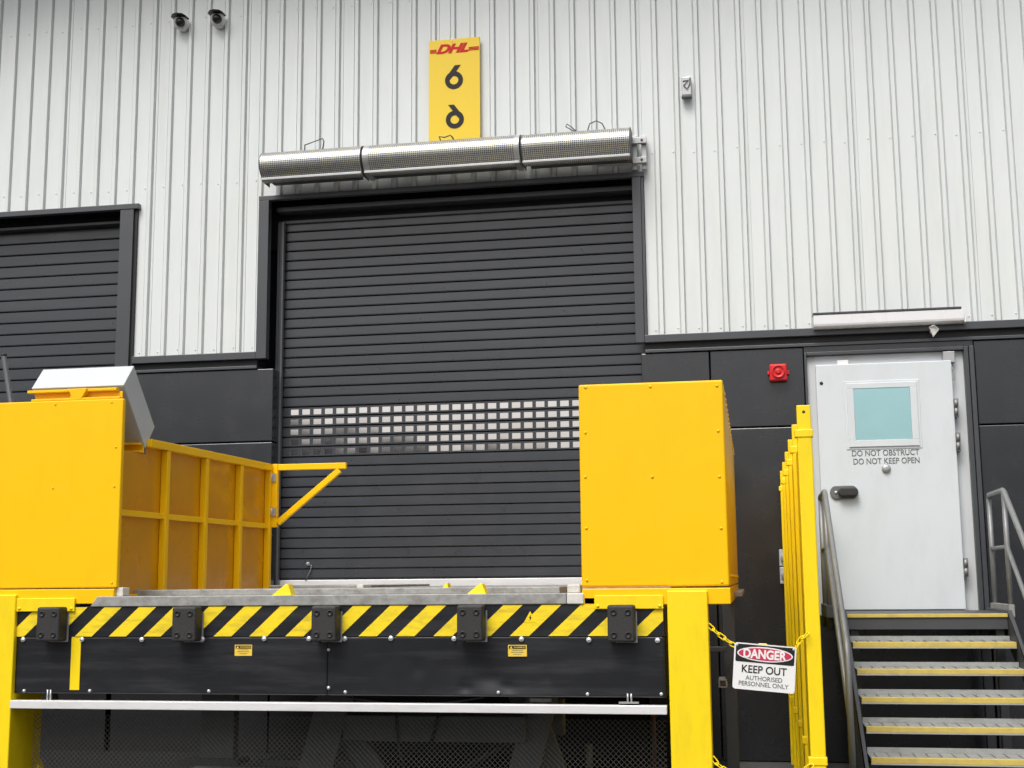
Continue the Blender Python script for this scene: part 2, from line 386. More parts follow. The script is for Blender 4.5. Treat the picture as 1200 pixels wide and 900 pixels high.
# the five window rows
zw1 = Z(620, 410+210/3.53, RY); iw = [i for i, z in enumerate(zs) if z < zw1 < z+sp][0]
rows = [iw-j for j in range(5)]
cur = curtain(rl, rr_, [z for i, z in enumerate(zs) if i not in rows and z < ztop_slat], sp, RY)
cur.build('shutter_curtain', 'slat', roll)
cw = .1085; cx0 = X(300+1125/3.53, 468, RY)
for i in rows:
    z = zs[i]; m = MB(); pn = MB()
    m.box(rl, rr_, RY+.046, RY+.05, z, z+.012)
    m.box(rl, rr_, RY-.003, RY+.014, z+.012, z+.025); m.box(rl, rr_, RY-.003, RY+.014, z+sp-.015, z+sp-.001)
    kk = -40; last = rl
    while True:
        xc = cx0+kk*cw
        kk += 1
        if xc-cw/2 < rl+.02: continue
        if xc+cw/2 > rr_-.05: break
        if last == rl: m.box(rl, xc-.039, RY-.003, RY+.014, z+.025, z+sp-.015)
        else: m.box(last, xc-.039, RY-.003, RY+.014, z+.025, z+sp-.015)
        jx, jz = random.uniform(-.003, .003), random.uniform(-.002, .002)
        pn.quad((xc-.039, RY+.005, z+.025), (xc+.039, RY+.005+jx*.12, z+.025), (xc+.039, RY+.005+jx*.12+jz*.15, z+sp-.015), (xc-.039, RY+.005+jz*.15, z+sp-.015))
        last = xc+.039
    m.box(last, rr_, RY-.003, RY+.014, z+.025, z+sp-.015)
    m.build('window_slat', 'slat', roll)
    o = pn.build('vision_panes', 'vision', roll)
m = MB(); m.box(rl, rr_, RY-.012, RY+.02, FL-.06, zs[0]-.002); m.build('bottom_bar', 'alu', roll, .003)
m = MB(); m.box(rl-.055, rl-.035, RY-.07, RY+.1, FL-.2, Z(330, 263, RY)); m.box(rl-.034, rl-.012, RY-.068, RY+.1, FL-.2, Z(330, 263, RY)); m.build('guide_rail', 'trim', roll, .003)
m = MB(); m.box(rl-.0115, rl+.004, RY-.066, RY-.02, FL-.02, Z(330, 263, RY)); m.build('guide_rail', 'guide', roll)
m = MB(); m.box(rr_-.03, rr_+.01, RY-.06, RY+.1, FL-.2, ztop_slat); m.build('guide_rail', 'trim', roll, .003)
lz = Z(500, 232, .12)
m = MB(); m.box(rl-.06, DR-jr+.02, .12, .3, lz-.045, lz); m.build('lintel_angle', 'trim', roll, .004)
m = MB(); m.box(rl-.2, DR-.1, RY+.06, .34, ztop_slat-.2, DT-.02); m.build('shutter_box', 'black', roll)
m = MB(); m.box(rl-.06, rr_, RY-.03, RY+.06, Z(500, 250, RY)-.03, Z(500, 250, RY)); m.build('head_rail', 'trim', roll, .003)
# pull handle with a cord
hz = at(361, 661, RY-.01)
m = MB(); m.lathe((hz.x, RY-.004, hz.z), (0, -1, 0), [(0, .02), (.012, .02), (.02, .012), (.02, 0)], 12)
m.tube([(hz.x+.01, RY-.02, hz.z-.01), (hz.x+.035, RY-.025, hz.z-.01), (hz.x+.03, RY-.02, hz.z-.05), (hz.x+.01, RY-.02, hz.z-.09), (hz.x-.02, RY-.015, hz.z-.15)], .004, 6)
m.build('pull_handle', 'tube', roll)

roll2 = empty('roller_door', (0, 0, 0), None, None); roll2.parent = b; roll2.location = Vector((LR-1.9, RY, FL)) - b.location
tag(roll2, 'plain charcoal roller shutter without windows behind the left yellow panel')
sp2 = .112; za2 = Z(138.8, 280.3, RY)
r2 = LR-jw+.03
zz2 = [za2-i*sp2 for i in range(0, 27)]
cur = curtain(LR-3.6, r2, zz2, sp2, RY); cur.build('shutter_curtain', 'slat', roll2)
m = MB(); m.box(LR-3.6, LR-.05, RY+.06, .34, za2, LT-.02); m.build('shutter_box', 'black', roll2)
lz2 = Z(130, 259, .12)
m = MB(); m.box(LR-3.6, r2, .12, .3, lz2-.03, lz2); m.build('lintel_angle', 'trim', roll2, .004)
m = MB(); m.box(LR-3.6, r2, RY+.02, .3, za2+sp2-.02, za2+sp2+.02); m.build('head_rail', 'trim', roll2, .004)
m = MB(); m.box(LR-jw, LR-.03, .0, .34, FL, BASEZ-.1); m.build('guide_rail', 'trim', roll2)

# ---- personnel door
DZ0, DZ1 = Z(1048, 714.5), Z(1035, 426)
pd = empty('personnel_door', (0, 0, 0), None, None); pd.parent = b; pd.location = Vector(((pdl+pdr)/2, 0, DZ0)) - b.location
tag(pd, 'white flush steel door with square teal window at the head of the stairs')
lx0, lx1 = X(957, 500)+.01, X(1122, 560)
FRY = .03
m = MB()
m.box(pdl+.02, pdr-.078, FRY, .3, DZ0-.06, PDT-.03)
m.build('door_frame', 'door_frame', pd, .004)
m = MB(); m.box(pdl+.001, pdl+.02, -.012, .3, DZ0-.05, PDT-.001); m.box(pdr-.078, pdr-.042, -.014, .3, DZ0-.05, PDT-.001); m.box(pdr-.038, pdr-.002, -.03, .3, DZ0-.05, PDT-.001)
m.box(pdl+.021, pdr-.079, -.02, .3, PDT-.028, PDT-.0005); m.build('door_trim', 'trim', pd, .003)
m = MB(); m.box(lx0, lx1, -.045, FRY-.002, DZ0, DZ1); leaf = m.build('door_leaf', 'door', pd, .006)
# window
wx0, wx1, wz0, wz1 = X(1001, 490), X(1067, 490), Z(1035, 516), Z(1035, 455.5)
fr = .055
m = MB(); m.box(wx0-fr, wx1+fr, -.060, -.0455, wz1, wz1+fr*.8); m.box(wx0-fr, wx1+fr, -.060, -.0455, wz0-fr, wz0); m.box(wx0-fr, wx0, -.060, -.0455, wz0, wz1); m.box(wx1, wx1+fr, -.060, -.0455, wz0, wz1)
m.box(wx0-fr-.02, wx1+fr+.02, -.050, -.0452, wz0-fr-.02, wz1+fr*.8+.02)
wf = m.build('door_window', 'door', pd, .004)
m = MB(); m.box(wx0+.001, wx1-.001, -.056, -.0505, wz0+.001, wz1-.001); m.build('glass_pane', 'glass', wf)
# lettering
lh = Z(1037, 526)-Z(1037, 536)
lettering('door_lettering', 'DO NOT OBSTRUCT', .068, (X(1037, 531), -.0465, Z(1037, 531)), 'grey_print', pd, sx=.84, bold=.0003)
lettering('door_lettering', 'DO NOT KEEP OPEN', .068, (X(1038, 540.5), -.0465, Z(1038, 540.5)), 'grey_print', pd, sx=.83, bold=.0003)
c = at(1038.5, 549, -.05)
m = MB(); m.lathe((c.x, -.045, c.z), (0, -1, 0), [(0, .036), (.012, .036), (.022, .028), (.026, .015), (.026, 0)], 20); m.build('door_knob', 'bracket', pd)
c = at(989, 577, -.05)
m = MB()
pl = []
for t in range(24):
    an = 2*math.pi*t/24; s_ = 1 if math.cos(an) >= 0 else -1
    pl.append((c.x+s_*.062+.05*math.cos(an), -.046, c.z+.055*math.sin(an)))
m.prism(pl, (0, -.018, 0)); hp = m.build('handle_plate', 'grey_print', pd, .005)
m = MB(); pl = []
for t in range(24):
    an = 2*math.pi*t/24; s_ = 1 if math.cos(an) >= 0 else -1
    pl.append((c.x+.03+s_*.045+.036*math.cos(an), -.066, c.z+.036*math.sin(an)))
m.prism(pl, (0, -.05, 0)); m.build('door_handle', 'rubber', pd, .012, 3)
m = MB(); m.lathe((c.x-.065, -.064, c.z), (0, -1, 0), [(0, .012), (.005, .012), (.006, 0)], 12); m.build('lock_cylinder', 'bolt', pd)
c = at(962.5, 449, -.05); m = MB(); m.lathe((c.x, -.045, c.z), (0, -1, 0), [(0, .014), (.004, .014), (.005, 0)], 12); m.build('rubber_stop', 'rubber', pd)
for py in (478, 518, 665):
    c = at(1114+(py-465)*.075, py, -.04); m = MB()
    m.box(lx1+.004, lx1+.035, -.06, .028, c.z-.075, c.z+.075); m.tube([(lx1+.012, -.066, c.z-.06), (lx1+.012, -.066, c.z-.008)], .014, 10); m.tube([(lx1+.014, -.066, c.z+.008), (lx1+.014, -.066, c.z+.06)], .014, 10)
    m.build('hinge', 'tube', pd)
c = at(1112, 418, -.03); m = MB(); m.box(c.x-.045, c.x+.045, -.03, .029, c.z-.045, c.z+.045); m.tube([(c.x, -.02, c.z-.045), (c.x+.035, -.03, c.z-.13), (c.x+.04, -.02, c.z-.19), (c.x-.02, .0, c.z-.19)], .006, 6); m.build('door_contact', 'bracket', pd, .004)
c = at(988, 424, -.03); m = MB(); m.box(c.x-.045, c.x+.045, .004, .029, c.z-.03, c.z+.02); m.build('door_contact', 'white', pd, .003)
m = MB(); m.box(lx0, lx1+.04, -.02, FRY-.004, DZ0-.035, DZ0-.006); m.build('door_sill', 'black', pd)

# ------------------------------------------------------------------ things on the wall
def sec_cam(px, py, label):
    c = at(px, py, -.06)
    o = empty('security_camera', (c.x, -.03, c.z), label, 'camera', 'dome cameras high on the cladding')
    m = MB(); m.lathe((c.x, .0, c.z), (0, -1, 0), [(0, .075), (.05, .075), (.06, .07), (.06, 0)], 24); m.build('mounting_base', 'white', o)
    ax = Vector((.12, -.8, -.55)).normalized()
    m = MB(); prof_ = [(-.085*math.cos(t), .085*math.sin(t)) for t in [math.pi*i/24 for i in range(13, 25)]]
    prof_ = [(.085*math.cos(R(180-a_)), .085*math.sin(R(180-a_))) for a_ in range(0, 100, 8)]
    m.lathe((c.x, -.095, c.z), ax, prof_+[(.012, .06), (.012, 0)], 28); m.build('housing', 'white', o)
    m = MB(); m.lathe((c.x, -.1, c.z+.008), ax, [(.0, .056)]+[(.012+.055*math.sin(R(a_)), .056*math.cos(R(a_))) for a_ in range(0, 91, 10)], 24); m.build('dome', 'cam_black', o)
    m = MB()
    pl = [(c.x-.098, -.06, c.z+.055), (c.x-.098, -.15, c.z+.052), (c.x-.06, -.20, c.z+.058), (c.x, -.215, c.z+.06), (c.x+.06, -.2, c.z+.055), (c.x+.088, -.15, c.z+.045), (c.x+.09, -.06, c.z+.045)]
    m.prism(pl, (0, 0, .016)); m.build('rain_hood', 'cam_black', o, .004)
    o.scale = (.82, .82, .82); return o
sec_cam(213, 28, 'white dome camera with black hood, left of two and slightly lower')
sec_cam(256, 24, 'white dome camera with black hood, right of two and slightly higher')

# number sign
sx0, sx1 = X(502.5, 100, -.05), X(562.5, 100, -.05); sz1, sz0 = Z(533, 45.5, -.05), Z(533, 163, -.05)-.1
sg = empty('dock_number_sign', ((sx0+sx1)/2, -.03, sz0), 'tall yellow sign with red letters and two sixes above the tubes', 'sign')
m = MB(); m.box(sx0, sx1, -.052, -.032, sz0, sz1); m.build('sign_board', 'sign_yellow', sg, .003)
scx = (sx0+sx1)/2; sw = sx1-sx0
dz = Z(531, 56.5, -.055)
lettering('logo_lettering', 'DHL', .115, (scx-.015, -.0535, dz), 'red_print', sg, shear=.38, bold=.0055, sx=1.32, space=.96)
for xa, xb in ((sx0+.012, scx-.165), (scx+.135, sx1-.008)):
    m = MB()
    for kk in range(3):
        zq = dz-.034+kk*.013; m.box(xa, xb, -.0545, -.0525, zq, zq+.008)
    m.build('logo_stripes', 'red_print', sg)
def six(px, py, mirror):
    """heavy geometric six: a ring with a straight slanted stem"""
    c = at(px, py, -.054); s_ = -1 if mirror else 1
    m = MB(); r0, r1 = .041, .084; cz = c.z-.032; n_ = 36
    ri = [(math.cos(2*math.pi*i/n_), math.sin(2*math.pi*i/n_)) for i in range(n_)]
    def pt(x, z, y): return (c.x+s_*x, y, cz+z)
    for i in range(n_):
        (ca, sa), (cb, sb) = ri[i], ri[(i+1) % n_]
        m.hexa([pt(ca*r0, sa*r0, -.0525), pt(cb*r0, sb*r0, -.0525), pt(cb*r1, sb*r1, -.0525), pt(ca*r1, sa*r1, -.0525), pt(ca*r0, sa*r0, -.0555), pt(cb*r0, sb*r0, -.0555), pt(cb*r1, sb*r1, -.0555), pt(ca*r1, sa*r1, -.0555)])
    m.prism([pt(-.081, .02, -.0521), pt(.008, .142, -.0521), pt(.062, .142, -.0521), pt(-.012, .040, -.0521), pt(-.045, .0, -.0521)], (0, -.0036, 0))
    m.build('number_six', 'dark_print', sg)
six(532, 90, False); six(533, 136, True)
m = MB(); m.lathe((scx-.02, -.052, sz1-.022), (0, -1, 0), [(0, .008), (.004, .007), (.005, 0)], 10); m.build('screw', 'bolt', sg)

# perforated tubes over the door
HY0, HY1 = -.10, -.42
def air_tube(pxa, pxb, pya, pyb, label, end_caps):
    xa, xb = X(pxa, pya, -.36)+.004, X(pxb, pyb, -.36)-.004
    zt = Z(pxa, pya, -.3); zt2 = Z(pxb, pyb, -.3); zt = (zt+zt2)/2; H = .285
    o = empty('air_curtain_tube', ((xa+xb)/2, -.25, zt-H), label, 'air curtain', 'perforated tubes above the main roller door')
    prof_ = [(-.14, zt)] + [(-.22-.175*math.cos(R(t)), zt-.135+.135*math.sin(R(t))) for t in range(80, -51, -10)] + [(-.325, zt-H+.022), (-.325, zt-H+.008), (-.24, zt-H)]
    m = MB(); uvl = m.bm.loops.layers.uv.new('UVMap'); s_ = 0; px_ = None; ring = []
    for y, z in prof_:
        if px_: s_ += math.hypot(y-px_[0], z-px_[1])
        px_ = (y, z); ring.append((y, z, s_))
    for (ya, za, sa), (yb, zb2, sb) in zip(ring, ring[1:]):
        f = m.bm.faces.new([m.bm.verts.new(q) for q in ((xa+.0062, ya, za), (xb-.0062, ya, za), (xb-.0062, yb, zb2), (xa+.0062, yb, zb2))])
        f.smooth = True
        for lp, uv in zip(f.loops, ((xa, sa), (xb, sa), (xb, sb), (xa, sb))): lp[uvl].uv = uv
    bmesh.ops.remove_doubles(m.bm, verts=m.bm.verts[:], dist=1e-5)
    m.build('perforated_cover', 'perf', o)
    full = [(y, z) for y, z, _ in ring]+[(-.12, zt-H), (-.12, zt)]
    for xe, ww in ((xa, .006 if end_caps else .05), (xb-(.006 if end_caps else .05), .006 if end_caps else .05)):
        m = MB(); m.prism([(xe, y-.002 if i < len(ring) else y, z) for i, (y, z) in enumerate(full)], (ww, 0, 0)); m.build('end_cap', 'steel_dark' if end_caps else 'bracket', o, .001)
    m = MB(); m.box(xa+.052, xb-.052, -.30, -.12, zt-H+.014, zt-H+.022); m.box(xa+.052, xb-.052, -.13, -.12, zt-H+.023, zt-.004); m.build('back_tray', 'steel_dark', o)
    m = MB(); m.box(xa+.007, xb-.007, -.342, -.327, zt-H+.002, zt-H+.024); m.build('bottom_lip', 'bracket', o, .003)
    for t in (.2, .8):
        m = MB(); xx = xa+(xb-xa)*t; m.box(xx-.02, xx+.02, -.12, -.03, zt-H+.05, zt-.05); m.build('wall_bracket', 'bracket', o)
    return o, xa, xb, zt, H
t1 = air_tube(304.5, 424, 177.5, 169.5, 'leftmost perforated steel tube over the door, with wire loop on top', True)
t2 = air_tube(425, 609, 168.5, 156.5, 'middle and longest perforated steel tube, below the yellow sign', False)
t3 = air_tube(610, 738.5, 156, 147.5, 'rightmost perforated steel tube, ending at the strut brackets', True)
def loop(o, pts, r=.006, mat='steel_dark'):
    m = MB(); m.tube(pts, r, 6); m.build('wire_loop', mat, o)
zt = t1[3]; xw = X(374, 172, -.25)
loop(t1[0], [(xw-.14, -.24, zt), (xw-.135, -.25, zt+.05), (xw+.03, -.25, zt+.1), (xw+.045, -.25, zt+.07), (xw+.03, -.24, zt)])
zt = t2[3]; xw = X(524, 160, -.25)
loop(t2[0], [(xw-.06, -.24, zt), (xw-.07, -.26, zt+.035), (xw-.02, -.27, zt+.02), (xw+.03, -.26, zt+.04), (xw+.05, -.27, zt+.02), (xw+.06, -.24, zt)])
zt = t3[3]; xw = X(670, 150, -.25); xv = X(699, 147, -.25)
loop(t3[0], [(xw+.04, -.24, zt), (xw, -.25, zt+.04), (xw-.04, -.26, zt+.07), (xw-.05, -.26, zt+.045), (xw, -.25, zt+.015), (xw+.03, -.24, zt)], .005)
loop(t3[0], [(xv-.08, -.24, zt), (xv-.06, -.25, zt+.06), (xv, -.26, zt+.08), (xv+.05, -.25, zt+.055), (xv+.075, -.24, zt)], .005)
# strut brackets at the right end
sb = at(748, 185, -.08)
so_ = empty('strut_bracket', (sb.x, -.03, sb.z-.2), 'zinc strut frame on the cladding at the right end of the tubes', 'bracket')
m = MB(); 
for px in (744, 755): m.box(X(px, 185, -.05)-.022, X(px, 185, -.05)+.022, -.075, -.03, DT+.01, Z(748, 160, -.05))
m.build('upright', 'bracket', so_, .003)
for py in (165.5, 188.5):
    zc = Z(748, py, -.09); m = MB(); m.box(X(700, py, -.09), X(758, py, -.09), -.118, -.077, zc-.027, zc+.027); o = m.build('crossbar', 'bracket', so_, .003)
    m = MB(); m.lathe((X(752, py, -.12), -.118, zc), (0, -1, 0), [(0, .011), (.006, .011), (.007, 0)], 8); m.build('bolt', 'steel_dark', so_)
# junction box
c = at(804.5, 102, -.05)
jb = empty('junction_box', (c.x, -.02, c.z-.08), 'small grey electrical box with looped cable alone on upper cladding', 'junction box')
m = MB(); m.box(c.x-.042, c.x+.042, -.075, -.001, c.z-.082, c.z+.085); m.build('enclosure', 'bracket', jb, .006)
m = MB(); m.tube([(c.x-.03, -.078, c.z+.045), (c.x+.02, -.082, c.z+.05), (c.x-.025, -.084, c.z+.005), (c.x+.005, -.084, c.z-.03), (c.x+.032, -.082, c.z+.02), (c.x+.03, -.078, c.z+.07)], .0045, 6); m.build('cable', 'steel_dark', jb)
m = MB(); m.box(c.x-.044, c.x+.044, -.079, -.03, c.z-.105, c.z-.083); m.build('gland', 'trim', jb, .004)
# batten light over the door
bx0, bx1 = X(953, 378, -.06), X(1130, 368, -.06); bz1, bz0 = Z(1040, 367, -.06), Z(1040, 382.5, -.06)
bl = empty('batten_light', ((bx0+bx1)/2, -.03, bz0), 'long white batten light over the white door', 'light')
m = MB(); m.box(bx0-.004, bx1-.03, -.135, -.03, bz1-.002, bz1+.016); m.build('top_plate', 'steel_dark', bl, .003)
m = MB()
hh = bz1-bz0
pl = [(bx0, -.031, bz0), (bx0, -.10, bz0-.002), (bx0, -.125, bz0+.012), (bx0, -.13, bz0+.03), (bx0, -.13, bz1-.004), (bx0, -.031, bz1-.004)]
m.prism(pl, (bx1-bx0-.012, 0, 0)); m.build('diffuser', 'diffuser', bl, .004)
m = MB(); m.box(bx1-.0115, bx1, -.132, -.031, bz0-.004, bz1-.002); m.build('end_cap', 'white', bl, .003)
c = at(1093, 388, -.07)
ms = empty('motion_sensor', (c.x, -.05, c.z), 'tiny white wedge shaped sensor under the batten light', 'sensor')
m = MB(); m.prism([(c.x-.03, -.05, c.z+.04), (c.x+.005, -.12, c.z+.045), (c.x+.045, -.11, c.z+.005), (c.x+.0, -.06, c.z-.05)], (0, -.03, -.005)); m.build('sensor_body', 'white', ms, .005)
m = MB(); m.box(c.x-.015, c.x+.015, -.052, -.0, c.z-.01, c.z+.02); m.build('sensor_arm', 'white', ms, .003)
# red sounder
c = at(912, 436.5, -.05)
al = empty('alarm_sounder', (c.x, -.02, c.z-.075), 'square red alarm sounder on the dark panel left of the white door', 'alarm')
m = MB(); m.box(c.x-.072, c.x+.072, -.07, -.002, c.z-.072, c.z+.072); m.build('housing', 'red', al, .014, 3)
m = MB(); m.lathe((c.x, -.07, c.z+.005), (0, -1, 0), [(.0, .056), (.018, .054), (.02, .046), (.006, .042), (.006, .022), (.016, .02), (.018, .008), (.012, 0)], 28); m.build('horn', 'red', al)
m = MB()
for s_ in (-1, 1): m.box(c.x+s_*.073, c.x+s_*.088, -.045, -.015, c.z-.016, c.z+.016)
m.build('fixing_lug', 'red', al, .003)
# socket outlets behind the fence
c = at(918, 664, -.05)
po = empty('power_outlet', (c.x, -.01, c.z-.14), 'grey double power outlet on dark wall just left of the yellow fence', 'outlet')
m = MB(); m.box(c.x-.03, c.x+.075, -.07, -.001, c.z-.14, c.z-.003); m.build('lower_box', 'box_grey', po, .006)
m = MB(); m.box(c.x-.03, c.x+.075, -.07, -.001, c.z+.003, c.z+.14); m.build('upper_box', 'box_grey', po, .006)
for dz_ in (-.07, .07):
    m = MB(); m.lathe((c.x+.02, -.07, c.z+dz_), (0, -1, 0), [(0, .042), (.014, .042), (.018, .036), (.018, 0)], 16); m.build('socket_cap', 'bracket', po)

# ------------------------------------------------------------------ the dock lift
F = -4.30
lx, rx = X(20, 720, F), X(778, 720, F)
hz1, hz0 = Z(400, 710, F), Z(400, 746, F)                   # hazard band
az0 = Z(400, 815, F)                                        # foot of the apron
deck = Z(400, 697, F)
lift = empty('dock_lift', ((lx+rx)/2, F, 0), 'dock lift platform with black front, yellow and black hazard band and rubber bumpers', 'dock lift')
# deck
m = MB(); m.box(lx+.03, rx-.03, F+.03, -2.12, hz1-.02, deck-.012); m.build('platform_deck', 'galv', lift)
plx, prx = X(107, 703, F), X(664, 703, F)
m = MB(); m.prism([(plx, F-.012, hz1+.003), (prx, F-.012, hz1+.003), (prx, F-.012, deck), (plx+.04, F-.012, deck)], (0, .16, 0)); m.build('lip_plate', 'galv', lift, .004)
m = MB(); m.box(X(146, 690, F+.5), X(662, 690, F+.5), F+.3, F+.9, Z(400, 697, F+.3), Z(400, 689.5, F+.3)); m.build('deck_plate', 'galv', lift, .004)
zb_ = Z(500, 685.5, -2.1)
m = MB(); m.box(X(140, 688, -2.1)+.2, X(420, 685, -2.1), -2.10, -.02, deck-.03, Z(400, 686, -2.1)); m.build('bridge_plate', 'galv', lift, .004)
m = MB(); m.box(X(418, 685, -2.1)+.003, X(426, 685, -2.1), -2.11, -1.9, deck-.03, Z(420, 685, -2.1)); m.build('plate_stop', 'nylon', lift, .004)
m = MB(); m.box(X(426, 685, -2.1)+.01, rx-.1, -2.09, -.02, deck-.08, Z(500, 688, -2.1)); m.build('rear_deck', 'galv', lift)
# apron with dents
m = MB(); nx, nz = 220, 26
dents = [(X(575, 795, F), Z(575, 795, F), .075, .05, .013), (X(545, 806, F), Z(545, 806, F), .03, .03, .010), (X(596, 806, F), Z(596, 806, F), .035, .03, .010), (X(490, 783, F), Z(490, 783, F), .03, .045, .006), (X(641, 793, F), Z(641, 793, F), .025, .04, .006), (X(560, 780, F), Z(560, 780, F), .22, .10, .005), (X(200, 790, F), Z(200, 790, F), .3, .12, .003), (X(700, 770, F), Z(700, 770, F), .3, .15, .003)]
seam = X(384, 780, F)
def apron_part(xa, xb):
    m = MB(); nx = int((xb-xa)/.016); g_ = []
    for i in range(nx+1):
        col_ = []
        for j in range(nz+1):
            x = xa+(xb-xa)*i/nx; z = az0+(hz0-az0)*j/nz
            y = F+.004*math.sin(x*3.1)*math.sin((z-az0)/(hz0-az0)*3.14)
            for dx, dz_, rx_, rz_, dp in dents: y += .8*dp*math.exp(-((x-dx)/rx_)**2-((z-dz_)/rz_)**2)
            col_.append(m.bm.verts.new((x, y, z)))
        g_.append(col_)
    for i in range(nx):
        for j in range(nz):
            f = m.bm.faces.new((g_[i][j], g_[i+1][j], g_[i+1][j+1], g_[i][j+1])); f.smooth = True
    for i in range(nx):
        for j_, d_ in ((0, 1), (nz, -1)):
            a0, a1 = g_[i][j_], g_[i+1][j_]
            b0, b1 = m.bm.verts.new(a0.co+Vector((0, .04, 0))), m.bm.verts.new(a1.co+Vector((0, .04, 0)))
            m.bm.faces.new((a0, a1, b1, b0))
    for i_ in (0, nx):
        for j in range(nz):
            a0, a1 = g_[i_][j], g_[i_][j+1]
            b0, b1 = m.bm.verts.new(a0.co+Vector((0, .04, 0))), m.bm.verts.new(a1.co+Vector((0, .04, 0)))
            m.bm.faces.new((a0, a1, b1, b0))
    return m.build('front_apron', 'apron', lift)
apron_part(lx, seam-.0015); apron_part(seam+.0015, rx)
m = MB(); m.box(lx, rx, F+.05, F+.2, az0-.0, hz0-.002); m.build('apron_backing', 'black', lift)
# hazard band: black board with yellow stripes laid on it
m = MB(); m.box(lx, rx, F-.004, F+.2, hz0+.001, hz1+.001); hb = m.build('hazard_board', 'apron', lift)
H = hz1-hz0; per = (X(434, 746, F)-X(348, 746, F))/2; wy = per*.5
sx = X(103.5-21, 746, F)
m = MB(); k_ = -6
while True:
    xa = X(88, 746, F)+k_*per; k_ += 1
    if xa > rx: break
    poly = [(xa, hz0+.002), (xa+wy, hz0+.002), (xa+wy+H*1.07, hz1), (xa+H*1.07, hz1)]
    def clip(poly, xc, keep_right):
        out = []
        for i in range(len(poly)):
            p_, q_ = poly[i], poly[(i+1) % len(poly)]
            pi_, qi = (p_[0] >= xc) == keep_right, (q_[0] >= xc) == keep_right
            if pi_: out.append(p_)
            if pi_ != qi:
                t = (xc-p_[0])/(q_[0]-p_[0]); out.append((xc, p_[1]+t*(q_[1]-p_[1])))
        return out
    poly = clip(poly, lx+.004, True)
    if len(poly) > 2: poly = clip(poly, rx-.004, False)
    if len(poly) > 2: m.prism([(x, F-.0045, z) for x, z in poly], (0, -.002, 0))
m.build('hazard_stripe', 'hazard_yellow', hb)
# yellow capping plates and blocks
for pa, pb, pt, pb_ in ((21, 89.5, 701, 716.5), (697, 777.5, 697.5, 713.5)):
    m = MB(); m.box(X(pa, 705, F), X(pb, 705, F), F-.020, F-.007, Z((pa+pb)/2, pb_, F), Z((pa+pb)/2, pt, F)); m.build('capping_plate', 'lemon', lift, .003)
    for pxx in (pa+4, pb-4):
        m = MB(); m.lathe((X(pxx, pb_-3.5, F), F-.020, Z(pxx, pb_-3.5, F)), (0, -1, 0), [(0, .009), (.004, .008), (.005, 0)], 8); m.build('bolt', 'lemon', lift)
m = MB(); m.box(X(134, 690, F), X(142, 690, F), F+.02, F+.1, deck, Z(138, 688.5, F)); m.build('wear_block', 'nylon', lift, .004)
m = MB(); m.box(X(664.5, 690, F), X(679.5, 690, F), F+.005, F+.1, deck+.002, Z(672, 685, F)); m.build('wear_block', 'nylon', lift, .005)
m = MB(); m.box(X(664, 702, F)+.003, X(684.5, 702, F), F-.016, F+.1, hz1+.003, deck); m.build('wear_block', 'nylon', lift, .005)
m = MB(); m.box(X(684.5, 702, F)+.002, X(697, 702, F), F-.006, F+.1, Z(690, 708, F), Z(690, 700.5, F)); m.build('pivot_pin', 'steel_dark', lift, .002)
m = MB(); m.box(X(90, 703, F), X(107, 703, F)-.002, F+.03, F+.1, hz1+.003, deck-.01); m.build('pivot_pin', 'steel_dark', lift, .002)
# rubber bumpers
bw, bh, bd = .136, .185, .10
for pxc, pyt in ((56.5, 711.5), (215.5, 711), (379, 710), (550, 709), (727, 709)):
    c = at(pxc, pyt, F-bd); x_ = c.x; z1 = c.z
    m = MB(); m.box(x_-bw/2, x_+bw/2, F-bd, F-.007, z1-bh, z1)
    bp = m.build('bumper', 'rubber', lift, .012, 3)
    for dx in (-.036, .036):
        for dz_ in (-.05-.012, .05):
            m = MB(); m.lathe((x_+dx, F-bd-.0015, z1-bh/2+dz_+.006), (0, -1, 0), [(0, .0165), (.002, .0165), (.0021, .010), (-.0, .010), (0.0005, 0)], 14); m.build('bolt_hole', 'black', bp)
    m = MB(); m.box(x_-bw/2+.03, x_+bw/2+.006, F-.0068, F-.0048, z1-bh-.006, z1-.03); m.build('backing_plate', 'bracket', bp)
# bolts
def bolt(px, py, r):
    m = MB(); c = at(px, py, F-.006); m.lathe((c.x, F+.003, c.z), (0, -1, 0), [(0, r), (.011, r), (.014, r*.8), (.012, r*.35), (.016, r*.3), (.016, 0)], 14); m.build('bolt', 'bolt', lift)
for px, py in ((27, 749.5), (96, 749.5), (166, 749.5), (237, 749), (309.5, 748.5), (362, 748.5), (404, 748.5), (458, 748), (532, 748.5), (611, 749), (690, 750), (770.5, 750.5)): bolt(px, py, .0135)
for px, py in ((28, 809.5), (105, 809.5), (244.5, 810), (385, 761.5), (385, 806), (404.5, 811), (584, 811.5), (688.5, 813.5), (775, 813.5)): bolt(px, py, .0085)
